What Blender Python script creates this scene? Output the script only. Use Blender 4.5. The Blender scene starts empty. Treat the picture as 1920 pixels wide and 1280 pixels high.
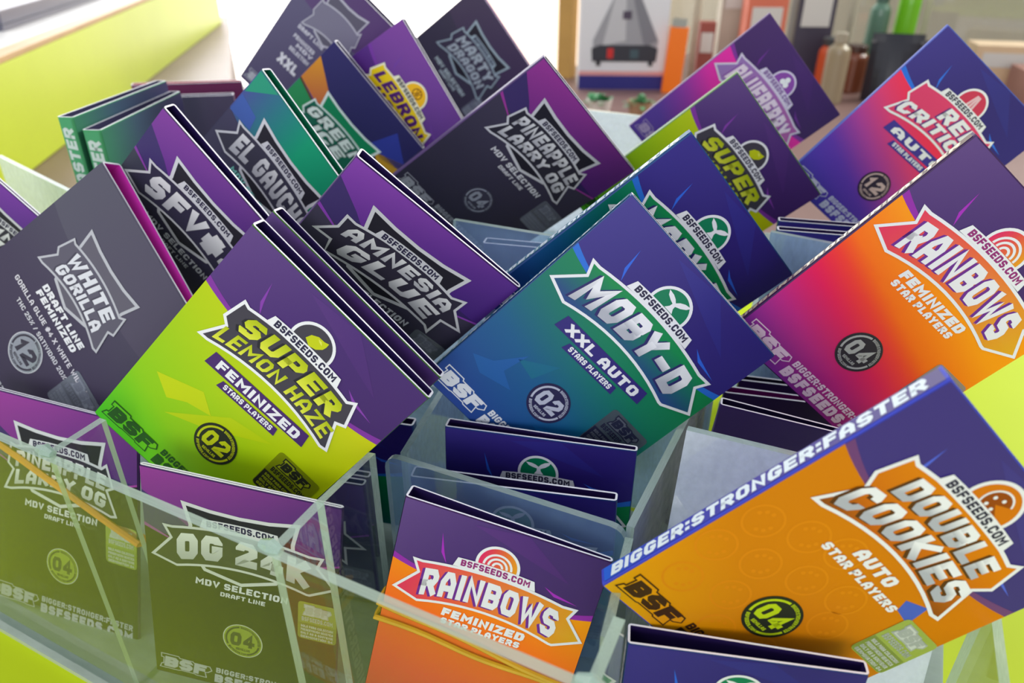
import bpy, math, random
from mathutils import Vector, Matrix
from mathutils.geometry import tessellate_polygon
random.seed(7)
S = bpy.context.scene
COL = S.collection

# ------------------------------------------------------------------ camera, world, lights, exposure
CZ = 1.21                                   # eye height; the counter top is at 0.90
def cam_axes():
    pit = math.atan(820 / 1430.0)
    yaw = math.atan2(830, 1430 / math.cos(pit))
    fh = Vector((-math.sin(yaw), math.cos(yaw), 0))
    fw = fh * math.cos(pit) + Vector((0, 0, -math.sin(pit)))
    rt = Vector((math.cos(yaw), math.sin(yaw), 0))
    return rt, rt.cross(fw), fw
_rt, _up, _fw = cam_axes()
cd = bpy.data.cameras.new('camera')
cam = bpy.data.objects.new('camera', cd)
COL.objects.link(cam)
_m = Matrix((_rt, _up, -_fw)).transposed().to_4x4()
_m.translation = (0, 0, CZ)
cam.matrix_world = _m
cd.sensor_width = 36
cd.lens = 36 * 1430 / 1920
cd.clip_start = 0.01
cd.dof.use_dof = True
cd.dof.focus_distance = 0.30
cd.dof.aperture_fstop = 11
S.camera = cam
S.view_settings.view_transform = 'Standard'
S.view_settings.look = 'None'
S.view_settings.exposure = 0.0
S.view_settings.gamma = 1.0
S.view_settings.use_curve_mapping = False

W = bpy.data.worlds.new('shop_daylight')
S.world = W
W.use_nodes = True
bg = W.node_tree.nodes['Background']
bg.inputs[0].default_value = (0.86, 0.92, 1.0, 1)
bg.inputs[1].default_value = 0.64

def area(name, loc, target, sx, sy, power, color):
    ld = bpy.data.lights.new(name, 'AREA')
    ld.shape = 'RECTANGLE'
    ld.size, ld.size_y = sx, sy
    ld.energy = power
    ld.color = color
    o = bpy.data.objects.new(name, ld)
    COL.objects.link(o)
    o.location = loc
    o.rotation_euler = (Vector(target) - Vector(loc)).to_track_quat('-Z', 'Y').to_euler()
    return o
area('front_fill_light', (0.9, -1.9, 1.5), (-0.05, 0.3, 1.05), 1.8, 1.1, 25, (1, 0.985, 0.96))  # added fill from the camera side, lifts the packet faces
area('left_fill_light', (-1.5, -0.6, 2.6), (-0.5, 0.7, 0.95), 1.4, 1.4, 20, (1, 0.99, 0.97))  # added fill from upper left, brightens the lime board and left packets
area('rear_key_light', (1.0, 2.3, 2.25), (-0.05, 0.35, 0.95), 1.0, 0.7, 55, (1, 0.985, 0.95))  # added key from behind right, brightens spines and shades the front mat
area('window_daylight', (-2.6, 2.6, 2.3), (-0.2, 0.4, 1.0), 1.6, 1.4, 45, (0.95, 0.97, 1.0))

# ------------------------------------------------------------------ helpers
def lin(c):
    out = []
    for v in c[:3]:
        v = min(max(v / 255.0, 0), 1)
        out.append(v / 12.92 if v <= 0.04045 else ((v + 0.055) / 1.055) ** 2.4)
    return tuple(out)
def mix(a, b, t):
    t = min(max(t, 0), 1)
    return tuple(a[i] + (b[i] - a[i]) * t for i in range(3))
def ramp(stops, t):
    if t <= stops[0][0]: return stops[0][1]
    for (t0, c0), (t1, c1) in zip(stops, stops[1:]):
        if t <= t1: return mix(c0, c1, (t - t0) / (t1 - t0))
    return stops[-1][1]
MATS = {}
def mat(name, color=(200, 200, 200), rough=0.5, metal=0.0, spec=0.5, emit=0, noise=0, nscale=40, trans=0, alpha=1):
    if name in MATS: return MATS[name]
    m = bpy.data.materials.new(name)
    m.use_nodes = True
    nt = m.node_tree
    b = nt.nodes['Principled BSDF']
    c = lin(color)
    b.inputs['Base Color'].default_value = (*c, 1)
    b.inputs['Roughness'].default_value = rough
    b.inputs['Metallic'].default_value = metal
    b.inputs['Specular IOR Level'].default_value = spec
    b.inputs['Transmission Weight'].default_value = trans
    b.inputs['Alpha'].default_value = alpha
    if emit:
        b.inputs['Emission Color'].default_value = (*c, 1)
        b.inputs['Emission Strength'].default_value = emit
    if noise:
        tc = nt.nodes.new('ShaderNodeTexCoord')
        n = nt.nodes.new('ShaderNodeTexNoise')
        n.inputs['Scale'].default_value = nscale
        n.inputs['Detail'].default_value = 5
        r = nt.nodes.new('ShaderNodeValToRGB')
        r.color_ramp.elements[0].position = 0.3
        r.color_ramp.elements[1].position = 0.7
        r.color_ramp.elements[0].color = (*[v * (1 - noise) for v in c], 1)
        r.color_ramp.elements[1].color = (*[min(1, v * (1 + noise)) for v in c], 1)
        nt.links.new(tc.outputs['Object'], n.inputs['Vector'])
        nt.links.new(n.outputs['Fac'], r.inputs['Fac'])
        nt.links.new(r.outputs['Color'], b.inputs['Base Color'])
    MATS[name] = m
    return m
def print_mat(name, rough, metal, spec, coat=0.0, alpha=1.0):
    """printed card: ink colours come from the mesh's 'ink' colours, with faint paper grain"""
    m = bpy.data.materials.new(name)
    m.use_nodes = True
    nt = m.node_tree
    b = nt.nodes['Principled BSDF']
    a = nt.nodes.new('ShaderNodeAttribute')
    a.attribute_name = 'ink'
    n = nt.nodes.new('ShaderNodeTexNoise')
    n.inputs['Scale'].default_value = 900
    mp = nt.nodes.new('ShaderNodeMapRange')
    mp.inputs['To Min'].default_value = rough - 0.04
    mp.inputs['To Max'].default_value = rough + 0.04
    nt.links.new(n.outputs['Fac'], mp.inputs['Value'])
    nt.links.new(mp.outputs['Result'], b.inputs['Roughness'])
    nt.links.new(a.outputs['Color'], b.inputs['Base Color'])
    b.inputs['Metallic'].default_value = metal
    b.inputs['Specular IOR Level'].default_value = spec
    b.inputs['Coat Weight'].default_value = coat
    b.inputs['Coat Roughness'].default_value = 0.2
    b.inputs['Alpha'].default_value = alpha
    MATS[name] = m
    return m
INK = print_mat('printed_card', 0.42, 0.0, 0.3)
FOIL = print_mat('printed_foil', 0.36, 0.15, 0.6)
MIRR = print_mat('mirror_foil', 0.16, 0.92, 0.6)
SEAL = print_mat('clear_seal_film', 0.25, 0.25, 0.7, alpha=0.72)
PAPER = mat('cut_paper_edge', (250, 248, 255), 0.7)

def acrylic(name, tint, milky, mcol, boost=1.5, rough=0.03):
    m = bpy.data.materials.new(name)
    m.use_nodes = True
    nt = m.node_tree
    N = nt.nodes
    N.remove(N['Principled BSDF'])
    out = N['Material Output']
    g = N.new('ShaderNodeNewGeometry')
    dot = N.new('ShaderNodeVectorMath'); dot.operation = 'DOT_PRODUCT'
    nt.links.new(g.outputs['Normal'], dot.inputs[0])
    nt.links.new(g.outputs['Incoming'], dot.inputs[1])
    def mth(op, a, b=None):
        x = N.new('ShaderNodeMath'); x.operation = op
        for i, v in enumerate((a, b)):
            if v is None: continue
            if isinstance(v, (int, float)): x.inputs[i].default_value = v
            else: nt.links.new(v, x.inputs[i])
        return x.outputs[0]
    ab = mth('ABSOLUTE', dot.outputs['Value'])
    p = mth('POWER', mth('SUBTRACT', 1.0, ab), 5.0)
    fr = mth('MINIMUM', mth('MULTIPLY', mth('ADD', mth('MULTIPLY', p, 0.95), 0.05), boost), 0.9)
    tr = N.new('ShaderNodeBsdfTransparent'); tr.inputs[0].default_value = (*tint, 1)
    gl = N.new('ShaderNodeBsdfGlossy'); gl.inputs['Roughness'].default_value = rough
    df = N.new('ShaderNodeBsdfDiffuse'); df.inputs[0].default_value = (*lin(mcol), 1)
    tl = N.new('ShaderNodeBsdfTranslucent'); tl.inputs[0].default_value = (*lin(mcol), 1)
    m0 = N.new('ShaderNodeMixShader'); m0.inputs[0].default_value = 0.45
    nt.links.new(df.outputs[0], m0.inputs[1]); nt.links.new(tl.outputs[0], m0.inputs[2])
    m1 = N.new('ShaderNodeMixShader')
    nz = N.new('ShaderNodeTexNoise'); nz.inputs['Scale'].default_value = 25; nz.inputs['Detail'].default_value = 4
    mf = mth('MULTIPLY', mth('ADD', mth('MULTIPLY', nz.outputs['Fac'], 0.7), 0.65), milky)
    nt.links.new(mf, m1.inputs[0])
    nt.links.new(tr.outputs[0], m1.inputs[1]); nt.links.new(m0.outputs[0], m1.inputs[2])
    m2 = N.new('ShaderNodeMixShader')
    nt.links.new(fr, m2.inputs[0])
    nt.links.new(m1.outputs[0], m2.inputs[1]); nt.links.new(gl.outputs[0], m2.inputs[2])
    nt.links.new(m2.outputs[0], out.inputs['Surface'])
    MATS[name] = m
    return m
ACR = acrylic('clear_acrylic', (0.97, 0.985, 0.98), 0.003, (200, 220, 220), 1.05)
HAZE_REFL = acrylic('acrylic_painted_reflection', (0.93, 0.96, 0.99), 0.26, (160, 196, 240))  # bright reflection on these sheets put into a milky blue colour
WHITEA = acrylic('white_acrylic', (0.9, 0.95, 1.0), 0.9, (244, 250, 255))
FROST = acrylic('frosted_acrylic', (0.9, 0.95, 1.0), 0.7, (196, 222, 252))
EDGE = acrylic('acrylic_cut_edge', (0.82, 0.92, 0.87), 0.66, (206, 226, 216), 1.6, 0.15)

class MB:
    """collects faces (with ink colours) into ONE mesh object"""
    def __init__(s): s.v, s.f, s.mi, s.c, s.mats = [], [], [], [], []
    def slot(s, m):
        if m not in s.mats: s.mats.append(m)
        return s.mats.index(m)
    def face(s, pts, cols=(255, 255, 255), m=INK):
        i = len(s.v)
        s.v += [tuple(p) for p in pts]
        s.f.append(tuple(range(i, i + len(pts))))
        s.mi.append(s.slot(m))
        if not isinstance(cols[0], (tuple, list)): cols = [cols] * len(pts)
        s.c += list(cols)
    def box(s, lo, hi, m, col=(255, 255, 255), side=None):
        (x0, y0, z0), (x1, y1, z1) = lo, hi
        P = [(x0,y0,z0),(x1,y0,z0),(x1,y1,z0),(x0,y1,z0),(x0,y0,z1),(x1,y0,z1),(x1,y1,z1),(x0,y1,z1)]
        for k, q in enumerate(((0,3,2,1),(4,5,6,7),(0,1,5,4),(2,3,7,6),(1,2,6,5),(3,0,4,7))):
            s.face([P[j] for j in q], col, side if side and k in (0, 1, 4, 5) else m)
    def build(s, name, parent=None, smooth=False, merge=False):
        me = bpy.data.meshes.new(name)
        me.from_pydata(s.v, [], s.f)
        for m in s.mats: me.materials.append(m)
        me.polygons.foreach_set('material_index', s.mi)
        at = me.color_attributes.new('ink', 'FLOAT_COLOR', 'CORNER')
        flat = []
        for c in s.c:
            flat += [*lin(c), 1.0]
        at.data.foreach_set('color', flat)
        if merge:
            import bmesh
            bm = bmesh.new(); bm.from_mesh(me)
            bmesh.ops.remove_doubles(bm, verts=bm.verts, dist=1e-6)
            bmesh.ops.recalc_face_normals(bm, faces=bm.faces)
            bm.to_mesh(me); bm.free()
        if smooth:
            me.polygons.foreach_set('use_smooth', [True] * len(me.polygons))
        me.update()
        o = bpy.data.objects.new(name, me)
        COL.objects.link(o)
        if parent: o.parent = parent
        return o
def tube(mb, pts, r, m, seg=8, closed=False, col=(255, 255, 255), flat=1.0):
    pts = [Vector(p) for p in pts]; n = len(pts); rings = []
    for i, p in enumerate(pts):
        a = pts[(i - 1) % n] if closed or i > 0 else p
        b = pts[(i + 1) % n] if closed or i < n - 1 else p
        t = (b - a).normalized()
        u = t.cross(Vector((0, 0, 1)))
        u = u.normalized() if u.length > 1e-4 else Vector((1, 0, 0))
        w = u.cross(t).normalized()
        rr = r[i] if isinstance(r, (list, tuple)) else r
        rings.append([p + (u * math.cos(2*math.pi*k/seg) * flat + w * math.sin(2*math.pi*k/seg)) * rr for k in range(seg)])
    for i in range(n if closed else n - 1):
        A, B = rings[i], rings[(i + 1) % n]
        for k in range(seg):
            mb.face([A[k], A[(k+1) % seg], B[(k+1) % seg], B[k]], col, m)
    if not closed:
        mb.face(list(reversed(rings[0])), col, m); mb.face(rings[-1], col, m)
def lathe(mb, prof, m, c=(0, 0, 0), seg=24, col=(255, 255, 255)):
    for (r0, z0), (r1, z1) in zip(prof, prof[1:]):
        for k in range(seg):
            a, b = 2*math.pi*k/seg, 2*math.pi*(k+1)/seg
            P = [(c[0]+r0*math.cos(a), c[1]+r0*math.sin(a), c[2]+z0), (c[0]+r0*math.cos(b), c[1]+r0*math.sin(b), c[2]+z0),
                 (c[0]+r1*math.cos(b), c[1]+r1*math.sin(b), c[2]+z1), (c[0]+r1*math.cos(a), c[1]+r1*math.sin(a), c[2]+z1)]
            if r0 < 1e-6: P = P[1:]
            elif r1 < 1e-6: P = P[:3]
            mb.face(P, col, m)
def tag(o, label=None, cat=None, group=None, kind=None):
    if label: o['label'] = label
    if cat: o['category'] = cat
    if group: o['group'] = group
    if kind: o['kind'] = kind
    return o
def empty(name, loc=(0, 0, 0), rot=None):
    o = bpy.data.objects.new(name, None)
    COL.objects.link(o)
    o.empty_display_size = 0.02
    o.location = loc
    if rot: o.rotation_euler = rot
    return o

# ------------------------------------------------------------------ block lettering (chamfered athletic capitals drawn as ribbons)
k = .2
GL = {
'A': (1, [([(0,0),(.0,.62),(.32,1),(.68,1),(1,.62),(1,0)],0),([(0,.32),(1,.32)],0)]),
'B': (1, [([(0,0),(0,1),(.8,1),(1,.85),(1,.62),(.84,.5),(1,.38),(1,.15),(.8,0)],1),([(0,.5),(.84,.5)],0)]),
'C': (1, [([(1,.7),(1,1-k),(1-k,1),(k,1),(0,1-k),(0,k),(k,0),(1-k,0),(1,k),(1,.3)],0)]),
'D': (1, [([(0,0),(0,1),(1-k,1),(1,1-k),(1,k),(1-k,0)],1)]),
'E': (.88, [([(1,1),(0,1),(0,0),(1,0)],0),([(0,.5),(.85,.5)],0)]),
'F': (.86, [([(1,1),(0,1),(0,0)],0),([(0,.5),(.85,.5)],0)]),
'G': (1, [([(1,.74),(1,1-k),(1-k,1),(k,1),(0,1-k),(0,k),(k,0),(1-k,0),(1,k),(1,.44),(.5,.44)],0)]),
'H': (1, [([(0,0),(0,1)],0),([(1,0),(1,1)],0),([(0,.5),(1,.5)],0)]),
'I': (0, [([(0,0),(0,1)],0)]),
'J': (.9, [([(1,1),(1,k),(1-k,0),(k,0),(0,k),(0,.35)],0)]),
'K': (1, [([(0,0),(0,1)],0),([(1,1),(.2,.5),(1,0)],0)]),
'L': (.85, [([(0,1),(0,0),(1,0)],0)]),
'M': (1.4, [([(0,0),(0,1),(.5,.4),(1,1),(1,0)],0)]),
'N': (1.05, [([(0,0),(0,1),(1,0),(1,1)],0)]),
'O': (1, [([(k,0),(1-k,0),(1,k),(1,1-k),(1-k,1),(k,1),(0,1-k),(0,k)],1)]),
'P': (1, [([(0,0),(0,1),(1-k,1),(1,1-k),(1,.42+k),(1-k,.42),(0,.42)],0)]),
'Q': (1, [([(k,0),(1-k,0),(1,k),(1,1-k),(1-k,1),(k,1),(0,1-k),(0,k)],1),([(.6,.3),(1,-.05)],0)]),
'R': (1, [([(0,0),(0,1),(1-k,1),(1,1-k),(1,.45+k),(1-k,.45),(0,.45)],0),([(.5,.45),(1,0)],0)]),
'S': (1, [([(1,.77),(1,1-k),(1-k,1),(k,1),(0,1-k),(0,.5+k*.7),(k,.5),(1-k,.5),(1,.5-k*.7),(1,k),(1-k,0),(k,0),(0,k),(0,.23)],0)]),
'T': (.95, [([(0,1),(1,1)],0),([(.5,1),(.5,0)],0)]),
'U': (1, [([(0,1),(0,k),(k,0),(1-k,0),(1,k),(1,1)],0)]),
'V': (1.05, [([(0,1),(.5,0),(1,1)],0)]),
'W': (1.5, [([(0,1),(.25,0),(.5,.7),(.75,0),(1,1)],0)]),
'X': (1.05, [([(0,0),(1,1)],0),([(0,1),(1,0)],0)]),
'Y': (1.05, [([(0,1),(.5,.48),(1,1)],0),([(.5,.5),(.5,0)],0)]),
'Z': (1, [([(0,1),(1,1),(0,0),(1,0)],0)]),
'0': (1, [([(k,0),(1-k,0),(1,k),(1,1-k),(1-k,1),(k,1),(0,1-k),(0,k)],1)]),
'1': (.5, [([(0,.75),(.6,1),(.6,0)],0)]),
'2': (1, [([(0,.7),(0,1-k),(k,1),(1-k,1),(1,1-k),(1,.6),(0,.1),(0,0),(1,0)],0)]),
'4': (1.05, [([(.7,0),(.7,1),(0,.35),(0,.25),(1,.25)],0)]),
'5': (1, [([(1,1),(0,1),(0,.55),(1-k,.55),(1,.55-k),(1,k),(1-k,0),(0,0)],0)]),
'%': (1.3, [([(0,0),(1,1)],0),([(.1,.75),(.25,.95)],0),([(.75,.05),(.9,.25)],0)]),
'/': (.7, [([(0,0),(1,1)],0)]),
'#': (1.1, [([(.2,0),(.4,1)],0),([(.62,0),(.82,1)],0),([(0,.33),(1,.33)],0),([(0,.67),(1,.67)],0)]),
'.': (0, [([(0,0),(0,.02)],0)]),
':': (0, [([(0,.1),(0,.12)],0),([(0,.75),(0,.77)],0)]),
'-': (.6, [([(0,.45),(1,.45)],0)]),
}
def layout(txt, th=.22, gw=.46, gap=.13):
    """glyph quads in em units: (4-point quad, stroke number), total width"""
    quads, x = [], 0.0
    h = th / 2
    for ch in txt:
        if ch == ' ':
            x += .34; continue
        gf, lines = GL[ch]
        w = gw * gf
        for sn, (pl, closed) in enumerate(lines):
            P = [(x + h + px * w, h + py * (1 - th)) for px, py in pl]
            n = len(P); L, R = [], []
            for i in range(n):
                def seg(a, b):
                    dx, dy = b[0]-a[0], b[1]-a[1]; d = math.hypot(dx, dy) or 1
                    return dx/d, dy/d
                d0 = seg(P[i-1], P[i]) if (closed or i > 0) else seg(P[0], P[1])
                d1 = seg(P[i], P[(i+1) % n]) if (closed or i < n-1) else d0
                if i == 0 and not closed: d0 = d1
                tx, ty = d0[0]+d1[0], d0[1]+d1[1]; tl = math.hypot(tx, ty) or 1
                tx, ty = tx/tl, ty/tl
                cs = max(.55, tx*d0[0]+ty*d0[1])
                nx, ny = -ty*h/cs, tx*h/cs
                px, py = P[i]
                if not closed and i in (0, n-1) and n > 1:        # square ends reach the letter's box
                    e = 0 if (ch in 'CSG' or (ch == '2' and i == 0)) else h
                    sg = -1 if i == 0 else 1
                    px += d0[0]*e*sg; py += d0[1]*e*sg
                L.append((px+nx, py+ny)); R.append((px-nx, py-ny))
            for i in range(n if closed else n-1):
                j = (i+1) % n
                quads.append(((R[i], R[j], L[j], L[i]), sn))
        x += w + th + gap
    return quads, x - gap

POSE = {
 'slh':([-0.202, 0.1912, -0.1006],[0.732, 0.092, -0.675],[-0.628, -0.292, -0.721],1.07),
 'slh2':([-0.2072, 0.2075, -0.1017],[0.732, 0.092, -0.675],[-0.628, -0.292, -0.721],1.075),
 'moby':([-0.0868, 0.2762, -0.0978],[0.686, 0.162, -0.709],[-0.633, -0.346, -0.692],1.07),
 'rainh':([0.0257, 0.3222, -0.0723],[0.732, 0.21, -0.648],[-0.62, -0.186, -0.762],1.05),
 'dc':([0.0268, 0.199, -0.1062],[0.637, 0.279, -0.718],[-0.665, -0.273, -0.695],1.07),
 'pineh':([-0.1679, 0.3697, -0.0671],[0.472, 0.455, -0.755],[-0.75, -0.243, -0.615],1.0),
 'amn':([-0.1837, 0.2318, -0.0837],[0.659, 0.342, -0.67],[-0.68, -0.111, -0.725],1.0),
 'moby2':([-0.077, 0.3204, -0.083],[0.534, 0.361, -0.764],[-0.679, -0.356, -0.642],1.06),
 'sup2':([-0.0853, 0.4434, -0.0798],[0.601, 0.248, -0.759],[-0.725, -0.229, -0.649],1.05),
 'blue':([-0.0878, 0.5336, -0.0592],[0.605, 0.299, -0.738],[-0.714, -0.206, -0.669],1.0),
 'red':([0.0114, 0.4905, -0.0555],[0.744, 0.231, -0.627],[-0.603, -0.173, -0.779],1.0),
 'wg':([-0.3238, 0.2236, -0.1025],[0.664, -0.168, -0.729],[-0.726, -0.378, -0.574],1.15),
 'sfy':([-0.2971, 0.2417, -0.0789],[0.663, 0.087, -0.744],[-0.737, -0.103, -0.668],1.03),
 'gau':([-0.2879, 0.2962, -0.0706],[0.67, -0.046, -0.741],[-0.739, -0.138, -0.66],1.0),
 'ice':([-0.3296, 0.4056, -0.0747],[0.626, 0.156, -0.765],[-0.742, -0.186, -0.645],1.0),
 'leb':([-0.2959, 0.4331, -0.0627],[0.554, 0.041, -0.831],[-0.806, -0.224, -0.549],1.0),
 'xxl':([-0.3643, 0.4437, -0.0283],[0.707, 0.182, -0.683],[-0.669, -0.141, -0.73],1.0),
 'gar':([-0.3252, 0.5824, -0.0567],[0.591, 0.124, -0.797],[-0.771, -0.203, -0.604],1.0),
 'og':([-0.2353, 0.1437, -0.1893],[0.958, 0.269, -0.101],[-0.063, -0.148, -0.987],0.985),
 'pineu':([-0.3627, 0.159, -0.1992],[0.988, 0.153, -0.036],[0.01, -0.285, -0.959],1.05),
 'rainu':([-0.1323, 0.1752, -0.1894],[0.955, 0.224, -0.192],[-0.137, -0.24, -0.961],0.93),
 'mobA':([-0.1483, 0.229, -0.1982],[0.965, 0.262, -0.009],[0.006, -0.059, -0.998],0.985),
 'mobB':([-0.1523, 0.206, -0.2108],[0.965, 0.261, 0.022],[0.019, 0.012, -1.0],1.03),
 'frt':([-0.0405, 0.1626, -0.2047],[0.95, 0.312, -0.013],[-0.016, 0.01, -1.0],0.87),
 'gmid':([-0.0409, 0.2756, -0.1821],[0.979, 0.176, -0.101],[-0.098, -0.024, -0.995],0.97),
 'gr1':([-0.4133, 0.2898, -0.1138],[-0.395, 0.919, 0.0],[0.0, 0.0, -1.0],1.25),
 'gr2':([-0.4261, 0.2837, -0.1065],[-0.341, 0.94, 0.0],[-0.0, 0.0, -1.0],1.25),
 'rk1':([-0.5535, 0.4243, -0.1252],[0.8, 0.6, 0.0],[-0.048, 0.064, -0.997],1.0),
 'rk2':([-0.5178, 0.3787, -0.1238],[0.8, 0.6, 0.0],[-0.048, 0.064, -0.997],1.0),
 'h1':([-0.0447, 0.3985, -0.1483],[0.971, 0.24, 0.0],[-0.002, 0.007, -1.0],1.0),
 'h2':([-0.0475, 0.421, -0.1513],[0.971, 0.24, 0.0],[-0.002, 0.007, -1.0],1.0),
 'i1':([-0.2762, 0.2344, -0.2284],[0.971, 0.24, 0.0],[-0.002, 0.007, -1.0],1.1),
 'c1':([-0.2705, 0.1878, -0.23],[0.971, 0.24, 0.0],[-0.002, 0.007, -1.0],1.08),
 'c2':([-0.2924, 0.2133, -0.252],[0.971, 0.24, 0.0],[-0.002, 0.007, -1.0],1.12),
 'g2':([-0.0483, 0.3302, -0.2107],[0.971, 0.24, 0.0],[-0.002, 0.007, -1.0],1.1),
 'g3':([-0.0468, 0.3655, -0.2232],[0.971, 0.24, 0.0],[-0.002, 0.007, -1.0],1.13),
 'pb':([-0.1829, 0.3287, -0.1554],[0.971, 0.24, 0.0],[-0.002, 0.007, -1.0],1.09),
 'far':([-0.4328, 0.2251, -0.114],[0.68, 0.18, -0.71],[-0.692, -0.163, -0.704],1.0),
}

# ------------------------------------------------------------------ printed seed packets (card sleeves 85 x 110 mm, open at the top)
PW, PH = 85.0, 110.5
WHITE, INDIGO, INK_DARK = (236, 236, 242), (40, 26, 84), (34, 32, 44)
SILVER = (216, 216, 224)

class Art:
    """flat print on the sleeve's front: millimetres from the top left corner, y downwards, thin ink layers"""
    def __init__(s, ph, m=INK, base=0): s.mb, s.ph, s.m, s.n, s.xf = MB(), ph, m, base, None
    def P(s, x, y, l):
        if s.xf: x, y = x*s.xf[0] + s.xf[1], y*s.xf[2] + s.xf[3]
        return ((x - PW/2) / 1000, -(0.12 + 0.045 * (l + s.n)) / 1000, (s.ph - y) / 1000)
    def poly(s, pts, col, l, m=None):
        tri = tessellate_polygon([[Vector((x, y, 0)) for x, y in pts]])
        cf = col if callable(col) else (lambda x, y: col)
        for t in tri:
            q = [pts[i] for i in t]
            ar = (q[1][0]-q[0][0])*(q[2][1]-q[0][1]) - (q[2][0]-q[0][0])*(q[1][1]-q[0][1])
            if ar > 0: q.reverse()                                # face the front (-Y) side
            s.mb.face([s.P(x, y, l) for x, y in q], [cf(x, y) for x, y in q], m or s.m)
    def grid(s, fx, nx, ny, col, l, m=None):
        """fx(u, v) -> (x, y); col(x, y)"""
        for i in range(nx):
            for j in range(ny):
                q = [fx(i/nx, j/ny), fx(i/nx, (j+1)/ny), fx((i+1)/nx, (j+1)/ny), fx((i+1)/nx, j/ny)]
                s.mb.face([s.P(x, y, l) for x, y in q], [col(x, y) for x, y in q], m or s.m)
    def disc(s, cx, cy, r, col, l, a0=0, a1=360, r0=0, seg=40, m=None):
        n = max(3, int(seg * abs(a1 - a0) / 360))
        cf = col if callable(col) else (lambda x, y: col)
        for i in range(n):
            a, b = [math.radians(a0 + (a1-a0)*t/n) for t in (i, i+1)]
            o = [(cx + r*math.cos(t), cy - r*math.sin(t)) for t in (a, b)]
            q = o + ([(cx + r0*math.cos(b), cy - r0*math.sin(b)), (cx + r0*math.cos(a), cy - r0*math.sin(a))] if r0 else [(cx, cy)])
            s.mb.face([s.P(x, y, l) for x, y in q], [cf(x, y) for x, y in q], m or s.m)
    def text(s, txt, env, col, l, th=.22, gap=.13, slant=0.0, m=None, off=(0, 0), gw=.46):
        """env(u, v) with u along the line 0..1, v up 0..1 -> (x, y) mm"""
        q, w = layout(txt, th, gw, gap)
        cf = col if callable(col) else (lambda v: col)
        for Q, sn in q:
            pts, cs = [], []
            for x, y in Q:
                a, b = env((x + slant * (y - .5)) / w, y)
                pts.append(s.P(a + off[0], b + off[1], l + sn*.22)); cs.append(cf(y))
            s.mb.face(pts, cs, m or s.m)
    def line(s, txt, x0, y0, x1, h, col, l, **kw):
        """straight line of text, top left (x0, y0), spanning to x1, height h"""
        s.text(txt, lambda u, v: (x0 + u * (x1 - x0), y0 + h * (1 - v)), col, l, **kw)
    def ring_text(s, txt, cx, cy, r, h, a0, a1, col, l, **kw):
        sg = 1 if a0 > a1 else -1
        s.text(txt, lambda u, v: (cx + (r + sg*h*v) * math.cos(math.radians(a0 + (a1-a0)*u)), cy - (r + sg*h*v) * math.sin(math.radians(a0 + (a1-a0)*u))), col, l, **kw)

def arc(ymid, yend, half=27.5):
    return lambda x: ymid + (yend - ymid) * ((x - 42.5) / half) ** 2
def offset(pts, d):
    """grow a polygon outwards by d mm (mitred, clamped)"""
    n = len(pts); ar = sum(pts[i][0]*pts[(i+1) % n][1] - pts[(i+1) % n][0]*pts[i][1] for i in range(n))
    sg = 1 if ar > 0 else -1; out = []
    for i in range(n):
        a, b, c = pts[i-1], pts[i], pts[(i+1) % n]
        def nrm(p, q):
            dx, dy = q[0]-p[0], q[1]-p[1]; L = math.hypot(dx, dy) or 1
            return sg*dy/L, -sg*dx/L
        n0, n1 = nrm(a, b), nrm(b, c)
        mx, my = n0[0]+n1[0], n0[1]+n1[1]; L = math.hypot(mx, my) or 1
        cs = max(.42, (mx*n0[0] + my*n0[1]) / L)
        out.append((b[0] + mx/L*d/cs, b[1] + my/L*d/cs))
    return out
def curve_pts(f, x0, x1, n=12): return [(x0 + (x1-x0)*i/n, f(x0 + (x1-x0)*i/n)) for i in range(n+1)]

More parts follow.
